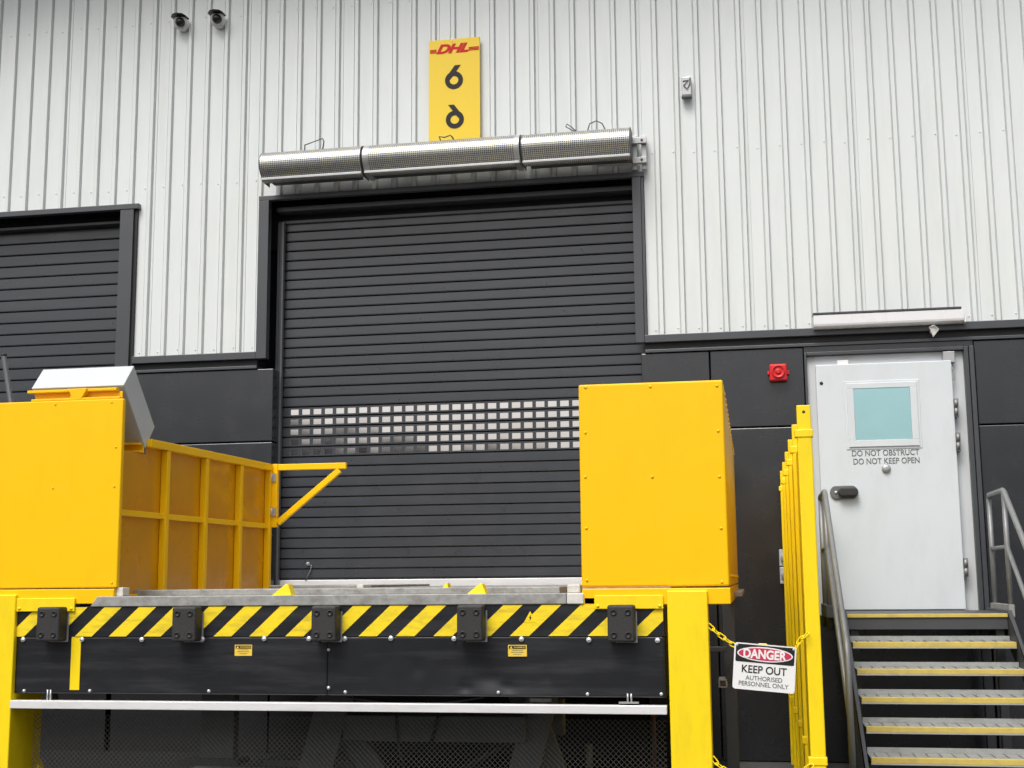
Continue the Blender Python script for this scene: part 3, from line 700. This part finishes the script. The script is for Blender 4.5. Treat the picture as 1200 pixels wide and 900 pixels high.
# yellow strip, labels and triangle sticker
m = MB(); m.box(X(83, 780, F), X(94, 780, F), F-.003, F+.002, Z(88, 808.5, F), hz0); m.build('marker_strip', 'lemon', lift)
def warn(px, py):
    c = at(px, py, F); m = MB(); m.box(c.x-.049, c.x+.049, F-.004, F+.003, c.z-.029, c.z+.029); o = m.build('warning_label', 'label_yellow', lift)
    m = MB(); m.box(c.x-.044, c.x+.044, F-.0050, F-.0035, c.z+.009, c.z+.025); m.build('label_header', 'dark_print', o)
    lettering('label_lettering', 'WARNING', .013, (c.x+.012, F-.0056, c.z+.017), 'label_yellow', o, th=.0004, sx=1.0)
    m = MB(); m.prism([(c.x-.04, F-.0049, c.z+.0105), (c.x-.024, F-.0049, c.z+.0105), (c.x-.032, F-.0049, c.z+.0235)], (0, -.0008, 0)); m.build('label_symbol', 'label_yellow', o)
    m = MB()
    for kk, wd in enumerate((.03, .034, .022)): m.box(c.x-wd, c.x+wd, F-.0045, F-.0035, c.z+.001-kk*.010, c.z+.004-kk*.010)
    m.build('label_lines', 'grey_print', o)
warn(285.5, 762); warn(606.5, 762.5)
c = at(621.5, 723, F)
m = MB(); m.prism([(c.x-.033, F-.0068, c.z-.028), (c.x+.033, F-.0068, c.z-.028), (c.x, F-.0068, c.z+.03)], (0, -.001, 0)); ts = m.build('triangle_sticker', 'lemon', lift)
m = MB(); m.prism([(c.x-.006, F-.0079, c.z-.006), (c.x+.004, F-.0079, c.z+.012), (c.x+.002, F-.0079, c.z-.002), (c.x+.008, F-.0079, c.z-.002), (c.x-.003, F-.0079, c.z-.02), (c.x, F-.0079, c.z-.007)], (0, -.0006, 0)); m.build('bolt_symbol', 'dark_print', ts)
# safety edge bar under the apron
m = MB(); m.box(lx, rx+.004, F-.03, F+.02, Z(400, 834, F-.03), Z(400, 824, F-.03)); sbar = m.build('safety_edge', 'alu', lift, .003)
for px in (56, 737):
    c = at(px, 822, F-.005); m = MB(); m.box(c.x-.05, c.x+.05, F-.02, F+.01, c.z-.01, c.z-.002); m.tube([(c.x-.006, F, c.z-.005), (c.x-.006, F, az0+.02)], .005, 8); m.tube([(c.x+.012, F, c.z-.005), (c.x+.012, F, az0+.02)], .005, 8); m.build('hanger', 'bracket', sbar)
# legs
def leg(xa, xb, ya, yb, zt):
    m = MB(); m.box(xa, xb, ya, yb, 0, zt); return m.build('leg', 'lemon', lift, .006)
leg(X(781.5, 700, F-.03), X(829, 700, F-.03), F-.03, F+.12, Z(805, 692, F-.03))
leg(X(0, 700, F-.03)-.12, X(18.5, 700, F-.03), F-.03, F+.30, Z(10, 697, F-.03))
m = MB(); p_ = at(31, 866, F+.3); q_ = at(52, 920, F+.3); m.bar(p_, q_, .05, .05); m.build('leg_brace', 'lemon', lift, .004)
# base rail carrying the front guards
m = MB(); m.box(X(0, 695, F)-.5, X(134, 693, F), F-.006, F+.06, deck-.04, Z(70, 690.5, F)); m.build('base_rail', 'yellow', lift, .004)
# scissor mechanism under the platform
ys = -3.3
def arm(p0, p1, wd, Y, th=.05):
    m = MB(); m.bar(at(*p0, Y), at(*p1, Y), wd, th); m.build('scissor_arm', 'lift_steel', lift, .006)
arm((398, 800), (355, 960), .20, -3.6); arm((375, 815), (480, 960), .14, -3.45)
arm((640, 800), (600, 960), .17, -3.6); arm((612, 810), (668, 960), .17, -3.45)
m = MB(); m.box(X(404, 850, -3.65), X(617, 850, -3.65), -3.68, -3.56, Z(500, 869, -3.65), Z(500, 838, -3.65)); m.build('torsion_beam', 'lift_steel', lift, .006)
m = MB(); m.box(X(620, 850, -3.3), X(660, 850, -3.3), -3.3, -3.2, Z(640, 862, -3.3), Z(640, 820, -3.3)); m.build('torsion_beam', 'lift_steel', lift, .006)
m = MB(); m.box(X(235, 850, -3.8), X(274, 850, -3.8), -3.8, -3.72, Z(250, 889, -3.8), az0+.02); m.build('cable_tray', 'lift_steel', lift, .006)
m = MB(); m.box(X(208, 892, -3.4), X(278, 892, -3.4), -3.4, -3.2, Z(240, 897, -3.4), Z(240, 890, -3.4)); m.box(X(308, 892, -3.4), X(420, 892, -3.4), -3.4, -3.2, Z(360, 899, -3.4), Z(360, 891, -3.4)); m.build('base_frame', 'lift_steel', lift, .004)
m = MB(); m.box(lx+.2, rx-.2, F+.5, F+.62, .06, .22); m.box(lx+.2, rx-.2, -2.4, -2.3, .06, .22); m.build('base_frame', 'lift_steel', lift, .004)
m = MB(); m.box(lx+.03, rx-.01, F+.16, -.02, .008, .03); m.build('shade_plate', 'under_shade', lift)  # added black plate, paints the floor shade under the platform
m = MB(); m.tube([at(464, 830, -3.7), at(464.5, 852, -3.7), at(468, 880, -3.7), at(480, 920, -3.7)], .007, 8); m.tube([at(517, 830, -3.7), at(511, 850, -3.7), at(505, 870, -3.7)], .009, 8); m.tube([at(600, 868, -3.55), at(565, 888, -3.55), at(540, 902, -3.55)], .016, 8); m.build('hydraulic_hose', 'rubber', lift)
m = MB(); m.tube([at(765, 832, -3.2), at(767, 880, -3.2), at(764, 920, -3.2)], .014, 8); m.build('hydraulic_hose', 'rust_hose', lift)
m = MB(); m.tube([at(690, 872, -3.4), at(691, 910, -3.4)], .02, 10); m.build('cylinder_rod', 'lift_steel', lift)
m = MB(); m.tube([at(405+i*27, 817+9*math.sin(math.pi*i/6), F+.1) for i in range(7)], .006, 6); m.build('hydraulic_hose', 'steel_dark', lift)
m = MB(); m.box(X(620, 820, F+.06), X(645, 820, F+.06), F+.08, F+.1, Z(630, 823, F+.06), Z(630, 819, F+.06)); m.build('under_rail', 'galv', lift)
# wire skirt hanging below the platform
m = MB(); MY = F+.10; z0_, z1_ = 0.03, Z(400, 840, MY); dmd = .028; xa, xb = lx+.07, rx-.01; Hh = z1_-z0_
n_ = int((xb-xa+Hh)/dmd)
for i in range(n_+1):
    for sgn in (1, -1):
        s0 = xa-Hh+i*dmd if sgn == 1 else xa+i*dmd
        p = [s0, z0_]; q = [s0+sgn*Hh, z1_]
        lo, hi = (p, q) if sgn == 1 else (q, p)
        if hi[0] < xa or lo[0] > xb: continue
        def cut(a_, b_, xc):
            t = (xc-a_[0])/(b_[0]-a_[0]); return [xc, a_[1]+t*(b_[1]-a_[1])]
        l2 = cut(lo, hi, xa) if lo[0] < xa else lo; h2 = cut(lo, hi, xb) if hi[0] > xb else hi
        yo = MY+(.0015 if sgn == 1 else -.0015)
        m.bar((l2[0], yo, l2[1]), (h2[0], yo, h2[1]), .0022, .0022)
m.build('mesh_skirt', 'wire', lift)

# ------------------------------------------------------------------ yellow guards standing on the lift
# right guard
rg = empty('yellow_guard', (X(760, 690, F), F, deck), 'tall plain yellow sheet guard on the right side of the lift', 'guard')
gx0, gx1 = X(678.5, 500, F), X(847.5, 500, F)
gx1b = X(855, 690, F)
gz1, gz0 = Z(760, 448, F), Z(760, 687.5, F)
m = MB(); m.box(gx0, gx1b, F, F+.03, gz0, gz1); m.box(gx1b-.03, gx1b, F+.03, F+.12, gz0, gz1); m.box(gx0, gx0+.03, F+.03, F+.12, gz0, gz1); m.box(gx0+.03, gx1b-.03, F+.03, F+.12, gz1-.03, gz1); m.build('front_sheet', 'yellow', rg, .010, 3)
m = MB(); m.box(gx1b-.034, gx1b+.002, F+.123, -.55, gz0, gz1-.004); m.build('side_sheet', 'yellow', rg, .006)
for yy in (-3.5, -2.5, -1.5, -.6):
    m = MB(); m.box(gx1b-.085, gx1b-.036, yy, yy+.04, gz0, gz1-.03); m.build('side_post', 'yellow', rg, .004)
for i in range(16):
    for zz_ in (gz1-.05, gz0+.05):
        yy = F+.2+i*.225
        m = MB(); m.lathe((gx1b+.002, yy, zz_), (1, 0, 0), [(0, .010), (.006, .008), (.008, 0)], 8); m.build('rivet', 'yellow', rg)
for px, py in ((686, 454), (762, 453), (840, 452), (686, 507), (841.5, 505), (686, 559), (764.5, 559), (843, 558.5), (687, 619), (845, 619), (688, 680), (846, 682)):
    c = at(px, py, F); m = MB(); m.lathe((c.x, F, c.z), (0, -1, 0), [(0, .008), (.003, .007), (.0045, 0)], 10); m.build('rivet', 'yellow', rg)
m = MB(); m.box(gx0+.003, gx1b+.004, F-.006, F+.06, Z(760, 708.5, F), gz0-.008); m.box(gx1b-.03, gx1b+.003, F+.062, -.6, Z(760, 708.5, F), gz0-.008); m.build('base_rail', 'yellow', rg, .004)
m = MB(); m.box(gx1b+.004, gx1b+.05, -3.0, -1.0, Z(760, 704, F), Z(760, 697, F)); m.build('side_hinge', 'galv', rg, .004)
# left guard: front sheet
lg = empty('yellow_guard', (X(60, 690, F), F, deck), 'plain golden yellow sheet guard on the left side, below the tilted grey box', 'guard')
lgx1 = X(139, 600, F)+.004; lz1, lz0 = Z(60, 469.8, F), Z(60, 689.3, F)
m = MB(); m.box(X(0, 600, F)-.55, lgx1, F, F+.035, lz0, lz1); m.build('front_sheet', 'yellow', lg, .007, 3)
m = MB(); m.box(X(0, 600, F)-.5, lgx1-.08, F+.036, F+.07, lz0+.02, lz0+.07); m.box(X(0, 600, F)-.5, lgx1-.08, F+.036, F+.07, lz1-.1, lz1-.05); m.build('stiffener', 'yellow', lg, .004)
for px, py in ((65, 474), (131, 471.5), (136, 524), (134, 570), (62, 572), (131, 683)):
    c = at(px, py, F); m = MB(); m.lathe((c.x, F, c.z), (0, -1, 0), [(0, .006), (.003, .005), (.004, 0)], 8); m.build('rivet', 'yellow', lg)
# left side guard with four bays and a swing gate
gs = empty('side_guard', (X(230, 690, -3.2), -3.2, deck), 'yellow side fence of framed panels with triangular arm beside the roller door', 'guard')
YA, YB = -4.22, -2.15; xs_ = X(317, 600, -2.15); xs_n = X(141, 600, YA); gt = (Z(317, 548.8, YB)+Z(141, 504, YA))/2; gm = (Z(316, 612.5, YB)+Z(141, 596, YA))/2-.006
def gy(t): return YA+(YB-YA)*t
def gxx(t): return xs_n+(xs_-xs_n)*t
def sheet(m, ta, tb_, za, zz_):
    m.hexa([(gxx(ta)-.03, gy(ta), za), (gxx(ta)-.026, gy(ta), za), (gxx(tb_)-.026, gy(tb_), za), (gxx(tb_)-.03, gy(tb_), za), (gxx(ta)-.03, gy(ta), zz_), (gxx(ta)-.026, gy(ta), zz_), (gxx(tb_)-.026, gy(tb_), zz_), (gxx(tb_)-.03, gy(tb_), zz_)])
m = MB(); zn = Z(160, 531, -4.0); sheet(m, 0, .15, deck-.03, zn); sheet(m, .15, 1, deck-.03, gt); m.build('infill_sheet', 'amber', gs)
def rail(z0r, z1r, wd):
    m = MB(); t0 = .14 if z1r > gt else 0; YS = gy(t0); a0, a1 = gxx(t0), gxx(1)
    m.hexa([(a0-.025, YS, z0r), (a0-.025+wd, YS, z0r), (a1-.025+wd, YB, z0r), (a1-.025, YB, z0r), (a0-.025, YS, z1r), (a0-.025+wd, YS, z1r), (a1-.025+wd, YB, z1r), (a1-.025, YB, z1r)]); m.build('rail', 'yellow', gs, .004)
rail(gt-.045, gt+.003, .046); rail(gm-.035, gm, .030); rail(deck-.03, deck+.01, .03)
for t in (.25, .5, .75, .985):
    m = MB(); yy = gy(t); xx = gxx(t); m.box(xx-.0255, xx+.017, yy-.022, yy+.022, deck-.03, gt-.046 if t > .1 else gt-.33); m.build('post', 'yellow', gs, .004)
# swing gate
GY = YB
tl, tr_ = at(320, 548, GY), at(406, 548, GY); bl_ = at(321, 618, GY)
m = MB(); m.box(tl.x, tl.x+.042, GY-.02, GY+.02, bl_.z, tl.z+.024)
m.build('gate_stile', 'yellow', gs, .004)
m = MB(); m.box(tl.x+.043, tr_.x, GY-.018, GY+.018, tl.z-.022, tl.z+.022); m.build('gate_arm', 'yellow', gs, .004)
m = MB(); m.bar((tl.x+.045, GY, bl_.z+.03), (tr_.x-.05, GY, tl.z-.03), .042, .034); m.build('gate_brace', 'yellow', gs, .004)
for py in (560, 600):
    c = at(319, py, GY-.02); m = MB(); m.box(c.x-.022, c.x+.03, GY-.03, GY-.021, c.z-.03, c.z+.03); m.tube([(c.x, GY-.034, c.z-.03), (c.x, GY-.034, c.z+.03)], .008, 8); m.build('gate_hinge', 'bracket', gs)

# tilted grey box on the left guard
xr = X(145, 451, F+.055)
dep = {k_: xr/at(px, py, 0).x*DIST-DIST for k_, px, py in (('D', 145, 451), ('A', 157, 428.5), ('B', 181.5, 500.5), ('C', 170.5, 525))}
YD = dep['D']
Dp, Ap, Bp, Cp = at(145, 451, dep['D']), at(157, 428.5, dep['A']), at(181.5, 500.5, dep['B']), at(170.5, 525, dep['C']); xl = X(50.5, 433.5, dep['A'])
tb = empty('equipment_box', ((xl+xr)/2, dep['C'], Cp.z), 'tilted light grey steel box in yellow clips behind the left yellow sheet', 'box')
m = MB(); m.prism([(xl, p.y, p.z) for p in (Dp, Ap, Bp, Cp)], (xr-xl, 0, 0)); m.build('box_body', 'box_grey', tb, .004)
ax_n = Vector((0, Ap.y-Dp.y, Ap.z-Dp.z)).normalized(); ax_l = Vector((0, Cp.y-Dp.y, Cp.z-Dp.z)).normalized()
m = MB(); n_up = Vector((0, -ax_l.z*-1, 0))
nf = Vector((0, -1, 0))
xk0, xk1 = X(37, 455, YD), X(143, 451, YD)-.01
zt_ = Dp.z
m.box(xk0, xk1, YD-.045, YD-.006, zt_-.036, zt_-.020)
m.box(xk0+.03, xk1+.02, YD-.010, YD-.004, zt_-.085, zt_-.037)
m.box(xk0+.03, xk1+.025, YD-.05, YD-.011, zt_-.085, zt_-.072)
m.prism([(xk0+.255, YD-.052, zt_-.019), (xk0+.375, YD-.052, zt_-.019), (xk0+.355, YD-.052, zt_-.055), (xk0+.335, YD-.052, zt_-.086), (xk0+.27, YD-.052, zt_-.086), (xk0+.275, YD-.052, zt_-.055)], (0, .04, 0))
m.build('upper_clip', 'yellow', tb, .003)
m = MB(); yc = dep['C']; xc1 = X(168, 522, yc)
m.box(xl, xc1, yc-.05, yc-.012, Cp.z+.016, Cp.z+.028); m.box(xl, xc1+.008, yc-.012, yc-.004, Cp.z-.03, Cp.z+.015); m.box(xl, xc1+.01, yc-.05, yc-.013, Cp.z-.03, Cp.z-.018); m.build('lower_clip', 'yellow', tb, .003)
m = MB(); m.box(xl+.02, xl+.1, F+.037, yc+.1, Cp.z-.06, Cp.z-.031); m.box(xr-.25, xr-.17, F+.037, yc+.1, Cp.z-.06, Cp.z-.031); m.build('support_arm', 'yellow', tb, .003)

# dark pole left
pa, pb2 = at(4.5, 417, -3.9), at(14, 480, -3.9)
pb2 = pa + (pb2-pa)*(pa.z-.75)/(pa.z-pb2.z)
pp = empty('steel_pole', (pb2.x, -3.9, pb2.z), 'thin dark steel pole leaning behind the left yellow sheet', 'pole')
m = MB(); m.tube([pa, pb2], .016, 12); m.build('pole_shaft', 'steel_dark', pp)
m = MB(); m.tube([pa+Vector((0, 0, .001)), pa+Vector((0, 0, .012))], .018, 12); m.build('pole_cap', 'rubber', pp)

# yellow marker wedges on the deck
def wedge(px0, px1, pya, Y, label):
    c0, c1 = at(px0, 696.5, Y), at(px1, 696.5, Y); h = Z((px0+px1)/2, pya, Y)-deck+.006; wv = c1.x-c0.x
    o = empty('yellow_wedge', ((c0.x+c1.x)/2, Y, deck-.005), label, 'marker', 'yellow wedges on the lift deck')
    base = [(c0.x, Y, deck-.008), (c1.x, Y, deck-.008), (c0.x+wv*.78, Y+.01, deck+h), (c0.x+wv*.66, Y+.01, deck+h)]
    m = MB(); m.prism(base, (0, .07, 0)); m.build('wedge_body', 'lemon', o, .003)
    m = MB(); m.box(c0.x-.01, c1.x+.01, Y-.005, Y+.09, deck-.0115, deck-.0085); m.build('wedge_foot', 'lemon', o)
wedge(316.5, 342, 686, F+.01, 'yellow wedge on the deck edge near the triangular arm')
wedge(545, 570, 685.5, F+.01, 'larger of two neighbouring yellow wedges near the deck middle')
wedge(512.5, 527, 684.5, F+.35, 'small yellow wedge set back on the deck middle')

# ------------------------------------------------------------------ yellow fence, chains and danger sign
fxl, fxr = X(936.5, 474, F), X(950.5, 474, F)
fxl = X(938, 600, F); fxr = X(957, 600, F)-.006
fn = empty('yellow_fence', ((fxl+fxr)/2, F, 0), 'tall yellow post fence running from the yard to the wall beside the stairs', 'fence')
ftop = Z(943, 474.5, F)
ysq = [F, -3.45, -2.62, -1.80, -.97, -.15]
for i, yy in enumerate(ysq):
    m = MB(); m.box(fxl, fxr, yy, yy+.05, 0, ftop-.14); m.build('post', 'lemon', fn, .006)
    m = MB(); m.box(fxl+.002, fxr-.002, yy+.004, yy+.046, ftop-.142, ftop); pt = m.build('post_head', 'lemon', fn, .004)
    m = MB(); m.box(fxl-.012, fxr+.006, yy-.004, yy+.054, ftop-.165, ftop-.125); m.build('collar', 'lemon', fn, .004)
    m = MB(); m.box(fxl-.012, fxr+.006, yy-.004, yy+.054, Z(965, 895, F)-.01, Z(965, 895, F)+.03); m.build('collar', 'lemon', fn, .004)
    m = MB(); m.lathe(((fxl+fxr)/2, yy+.004, ftop-.035), (0, -1, 0), [(0, .008), (.0005, .008), (.0008, 0)], 10); m.build('bolt_hole', 'black', fn)
    if i < 5:
        m = MB(); m.box(fxl+.02, fxr-.03, yy+.052, ysq[i+1]-.002, .12, ftop-.17); m.build('infill_sheet', 'lemon', fn, .003)

def chain(name, pts, label):
    # links follow the polyline
    segs = []; P = [Vector(p) for p in pts]
    L = [0]
    for p, q in zip(P, P[1:]): L.append(L[-1]+(q-p).length)
    def pos(s_):
        s_ = max(0, min(L[-1], s_))
        for i in range(len(P)-1):
            if s_ <= L[i+1]+1e-9: return P[i]+(P[i+1]-P[i])*((s_-L[i])/(L[i+1]-L[i]))
        return P[-1]
    m = MB(); st = .034; n_ = int(L[-1]/st)
    for i in range(n_):
        c_ = pos((i+.5)*L[-1]/n_); d = (pos((i+1)*L[-1]/n_)-pos(i*L[-1]/n_)).normalized()
        u = d.cross(Vector((0, 1, 0))).normalized(); v = u.cross(d)
        s_ = (u if i % 2 == 0 else v)*.92 + (v if i % 2 == 0 else u)*.38
        ring = []
        for t in range(16):
            an = 2*math.pi*t/16; sg_ = 1 if math.cos(an) >= 0 else -1
            ring.append(c_+d*(sg_*.0135+.0095*math.cos(an))+s_*(.0105*math.sin(an)))
        m.tube(ring, .0033, 6, closed=True)
    o = m.build(name, 'lemon', loc=tuple(P[0])); tag(o, label, 'chain'); return o
dsl, dsr = at(861.5, 757, F-.02), at(930.5, 763, F-.02)
chain('warning_chain', [at(829.5, 732, F-.02), at(843, 744, F-.02), dsl, at(895, 757, F-.02), dsr, at(938, 750, F-.02), at(947, 742, F-.02)], 'yellow plastic chain carrying the danger sign between post and fence')
chain('warning_chain', [at(835, 888, F-.02), at(841, 896, F-.02), at(855, 906, F-.02), at(890, 915, F-.02), at(930, 908, F-.02), at(952, 897, F-.02)], 'lower yellow chain cut by the picture bottom, below the danger sign')
# danger sign
rot = math.atan2(dsr.z-dsl.z, dsr.x-dsl.x)
cc = at(895.7, 782.5, F-.03)
ds = empty('danger_sign', (cc.x, cc.y, cc.z-.11), 'white danger keep out sign hanging on the yellow chain', 'sign')
def rp(x, z): return (cc.x+x*math.cos(rot)-z*math.sin(rot), cc.z+x*math.sin(rot)+z*math.cos(rot))
def plate(name, w_, h_, r_, ox, oz, ya, yb, mat, parent):
    pl = []
    for sx_, sz_, a0 in ((1, 1, 0), (-1, 1, 90), (-1, -1, 180), (1, -1, 270)):
        for t in range(5):
            an = R(a0+t*22.5); x_, z_ = rp(ox+sx_*(w_/2-r_)+r_*math.cos(an), oz+sz_*(h_/2-r_)+r_*math.sin(an)); pl.append((x_, ya, z_))
    m = MB(); m.prism(pl, (0, yb-ya, 0)); return m.build(name, mat, parent)
def oval(name, w_, h_, ox, oz, ya, yb, mat, parent):
    pl = []
    for t in range(40):
        an = 2*math.pi*t/40; x_, z_ = rp(ox+w_/2*math.cos(an), oz+h_/2*math.sin(an)); pl.append((x_, ya, z_))
    m = MB(); m.prism(pl, (0, yb-ya, 0)); return m.build(name, mat, parent)
SY = cc.y
plate('sign_board', .302, .226, .014, 0, 0, SY, SY-.004, 'white', ds)
bd_ = plate('header_panel', .286, .086, .008, 0, .064, SY-.0042, SY-.0052, 'dark_print', ds)
oval('header_oval', .272, .072, 0, .064, SY-.0054, SY-.0060, 'white', ds)
oval('header_oval', .258, .060, 0, .064, SY-.0062, SY-.0068, 'oval_red', ds)
def dtext(s, size, ox, oz, mat, sx_, bold_):
    x_, z_ = rp(ox, oz); lettering('sign_lettering', s, size, (x_, SY-(.0074 if oz > .03 else .0048), z_), mat, ds, th=.0004, sx=sx_, bold=bold_, rot=rot)
dtext('DANGER', .060, 0, .064, 'white', .86, .0022)
dtext('KEEP OUT', .052, 0, -.012, 'dark_print', .93, .0008)
dtext('AUTHORISED', .031, 0, -.054, 'grey_print', .95, .0002)
dtext('PERSONNEL ONLY', .031, 0, -.083, 'grey_print', .93, .0002)
for ox in (-.138, .138):
    x_, z_ = rp(ox, .1); m = MB(); m.lathe((x_, SY-.004, z_), (0, -1, 0), [(0, .007), (.002, .006), (.002, 0)], 10); m.build('eyelet', 'bracket', ds)

# hydraulic bracket hanging beside the right leg
hb_ = at(848, 800, -3.9)
hk = empty('support_frame', (hb_.x, -3.9, 0), 'dark steel support frame with angled stay in the gap beside the right leg', 'frame')
m = MB(); m.box(X(848, 760, -3.2), X(862, 760, -3.2), -3.2, -3.1, 0, Z(850, 706, -3.2)); m.build('upright', 'steel_dark', hk, .004)
m = MB(); m.bar(at(866, 765, -3.6), at(852, 798, -3.6), .03, .03); m.build('stay', 'steel_dark', hk, .004)
c = at(847, 801, -3.65); m = MB(); s_ = .022
m.box(c.x-s_, c.x+s_, -3.65, -3.45, c.z-s_, c.z-s_+.006); m.box(c.x-s_, c.x+s_, -3.65, -3.45, c.z+s_-.006, c.z+s_); m.box(c.x-s_, c.x-s_+.006, -3.65, -3.45, c.z-s_+.006, c.z+s_-.006); m.box(c.x+s_-.006, c.x+s_, -3.65, -3.45, c.z-s_+.006, c.z+s_-.006); m.build('tube_end', 'bracket', hk)
m = MB(); m.box(X(830, 760, -3.3), X(852, 760, -3.3), -3.3, -3.26, Z(840, 764, -3.3), Z(840, 758, -3.3)); m.build('crossbar', 'steel_dark', hk, .003)

# ------------------------------------------------------------------ stairs
st = empty('staircase', (1.3, -1.8, 0), 'open dark steel stairs with galvanised treads and yellow nosings below the white door', 'stairs')
LY = -1.0; LZ = Z(1085, 719, LY); NT = 6; rise = LZ/(NT+1.35); rise = .181; going = .275
SX0, SX1 = X(993, 722, LY), X(1181, 722, LY)
m = MB(); m.box(SX0, SX1+.02, LY+.05, -.06, LZ-.04, LZ); m.build('landing', 'steel_dark', st, .003)
m = MB(); m.box(SX0, SX1, LY, LY+.048, LZ-.028, LZ-.002); m.build('landing_nosing', 'nosing', st, .003)
m = MB(); m.box(SX0, SX1, LY+.012, LY+.049, LZ-.115, LZ-.029); m.build('landing_fascia', 'steel_dark', st, .003)
meas = [(1093, 752.8), (1100, 784.5), (1105, 818), (1106, 852.8), (1107, 889.5)]
TZ = []
for kq in range(NT):
    yf = LY-(kq+1)*going
    z = Z(*meas[kq], yf) if kq < 5 else TZ[-1]-.181
    TZ.append(z)
    xa, xb = SX0+.01, SX1
    m = MB(); m.box(xa, xb, yf+.034, yf+.262, z-.006, z)
    # upturned back edge and anti-slip bars
    m.box(xa, xb, yf+.256, yf+.262, z+.001, z+.034)
    nb = 14
    for q_ in range(nb):
        xq = xa+(q_+.5)*(xb-xa)/nb; m.box(xq-.004, xq+.004, yf+.05, yf+.24, z+.0005, z+.009)
    tr = m.build('tread', 'tread', st)
    m = MB(); m.box(xa+.002, xb-.002, yf, yf+.0335, z-.034, z+.002); m.build('nosing', 'nosing', tr, .003)
    m = MB(); m.box(xa, xb, yf+.002, yf+.033, z-.043, z-.0345); m.build('front_lip', 'bracket', tr, .002)
# stringers
for xs2 in (SX0-.035, SX1+.004):
    m = MB(); yb0 = LY-NT*going-.35
    m.prism([(xs2, LY+.02, LZ+.02), (xs2, yb0, LZ+.02-(LY+.02-yb0)*.181/going), (xs2, yb0, max(0, LZ-.28-(LY+.02-yb0)*.181/going)), (xs2, LY+.02, LZ-.26)], (.03, 0, 0)); m.build('stringer', 'steel_dark', st, .003)
    m = MB(); m.box(xs2-.001, xs2+.031, LY+.022, -.05, LZ-.2, LZ+.02); m.build('stringer', 'steel_dark', st, .003)
for xs2, yy in ((SX0+.02, -.3), (SX1-.08, -.3), (SX1-.08, -.95), (SX0+.02, -.95)):
    m = MB(); m.box(xs2, xs2+.06, yy, yy+.06, 0, LZ-.12); m.build('support_post', 'steel_dark', st, .003)
# handrails
def hand(side):
    r_ = .021
    if side < 0:
        xh = X(966.5, 578, LY+.15)
        P0, P1, P2, P3 = Vector((xh, -.22, Z(960, 582, -.22))), Vector((xh, LY+.15, Z(968, 576, LY+.15))), None, None
        yb_ = LY-5*going-.15
        zb2 = Z(997, 764, yb_)
    else:
        xh = SX1+.055
        P0, P1 = Vector((xh, -.22, Z(1156, 580, -.22))), Vector((xh, LY+.15, Z(1178, 574.5, LY+.15)))
        yb_ = LY-5*going-.15; zb2 = Z(997, 764, yb_)
    P0.z = P1.z = (P0.z+P1.z)/2
    P2 = Vector((xh, yb_, zb2)); P3 = Vector((xh, yb_-.04, .24))
    m = MB(); m.tube([P0+Vector((0, 0, -.02)), P0+Vector((0, -.03, 0)), P1+Vector((0, .04, 0)), P1+Vector((0, -.02, -.02)), P2+Vector((0, .05, .05*1.0)), P2+Vector((0, 0, -.02)), P3], r_, 14); o = m.build('handrail', 'tube', st)
    zm = (P1.z+LZ)/2+.03
    m = MB(); m.tube([Vector((xh, P0.y, zm)), Vector((xh, P1.y, zm)), Vector((xh, yb_+.02, zb2-.42))], r_*.8, 12); m.build('mid_rail', 'tube', st)
    for yy in (P0.y, P1.y):
        m = MB(); m.tube([(xh, yy, LZ-.02), (xh, yy, P1.z-.01)], r_*.95, 12); m.build('rail_post', 'tube', st)
        m = MB(); m.tube([(xh, yy, LZ-.12), (xh, yy, LZ+.05)], r_*1.25, 12); m.build('post_socket', 'steel_dark', st)
    m = MB(); m.box(xh-.03, xh+.03 if side < 0 else xh+.01, P1.y-.08, P0.y+.06, LZ-.03, LZ+.06); m.build('toe_plate', 'galv' if side > 0 else 'steel_dark', st, .003)
hand(-1); hand(1)

# ------------------------------------------------------------------ the building across the yard (its reflection shows in the small door panes)
ob = empty('opposite_building', (-22, -42, 0), 'dark low warehouse row across the yard, mirrored in the small door windows', 'building')
m = MB(); m.prism([(-70, -42, 0), (40, -42, 0), (40, -42, 4.4), (-3, -42, 4.6), (-5, -42, 5.8), (-9.5, -42, 6.5), (-14, -42, 7.15), (-17, -42, 7.7), (-20.5, -42, 8.3), (-70, -42, 8.3)], (0, -14, 0)); m.build('wall', 'far_wall', ob)
m = MB(); m.box(-40, -34, -41.95, -41.9, 0, 4.5); m.build('roller_door', 'trim', ob)
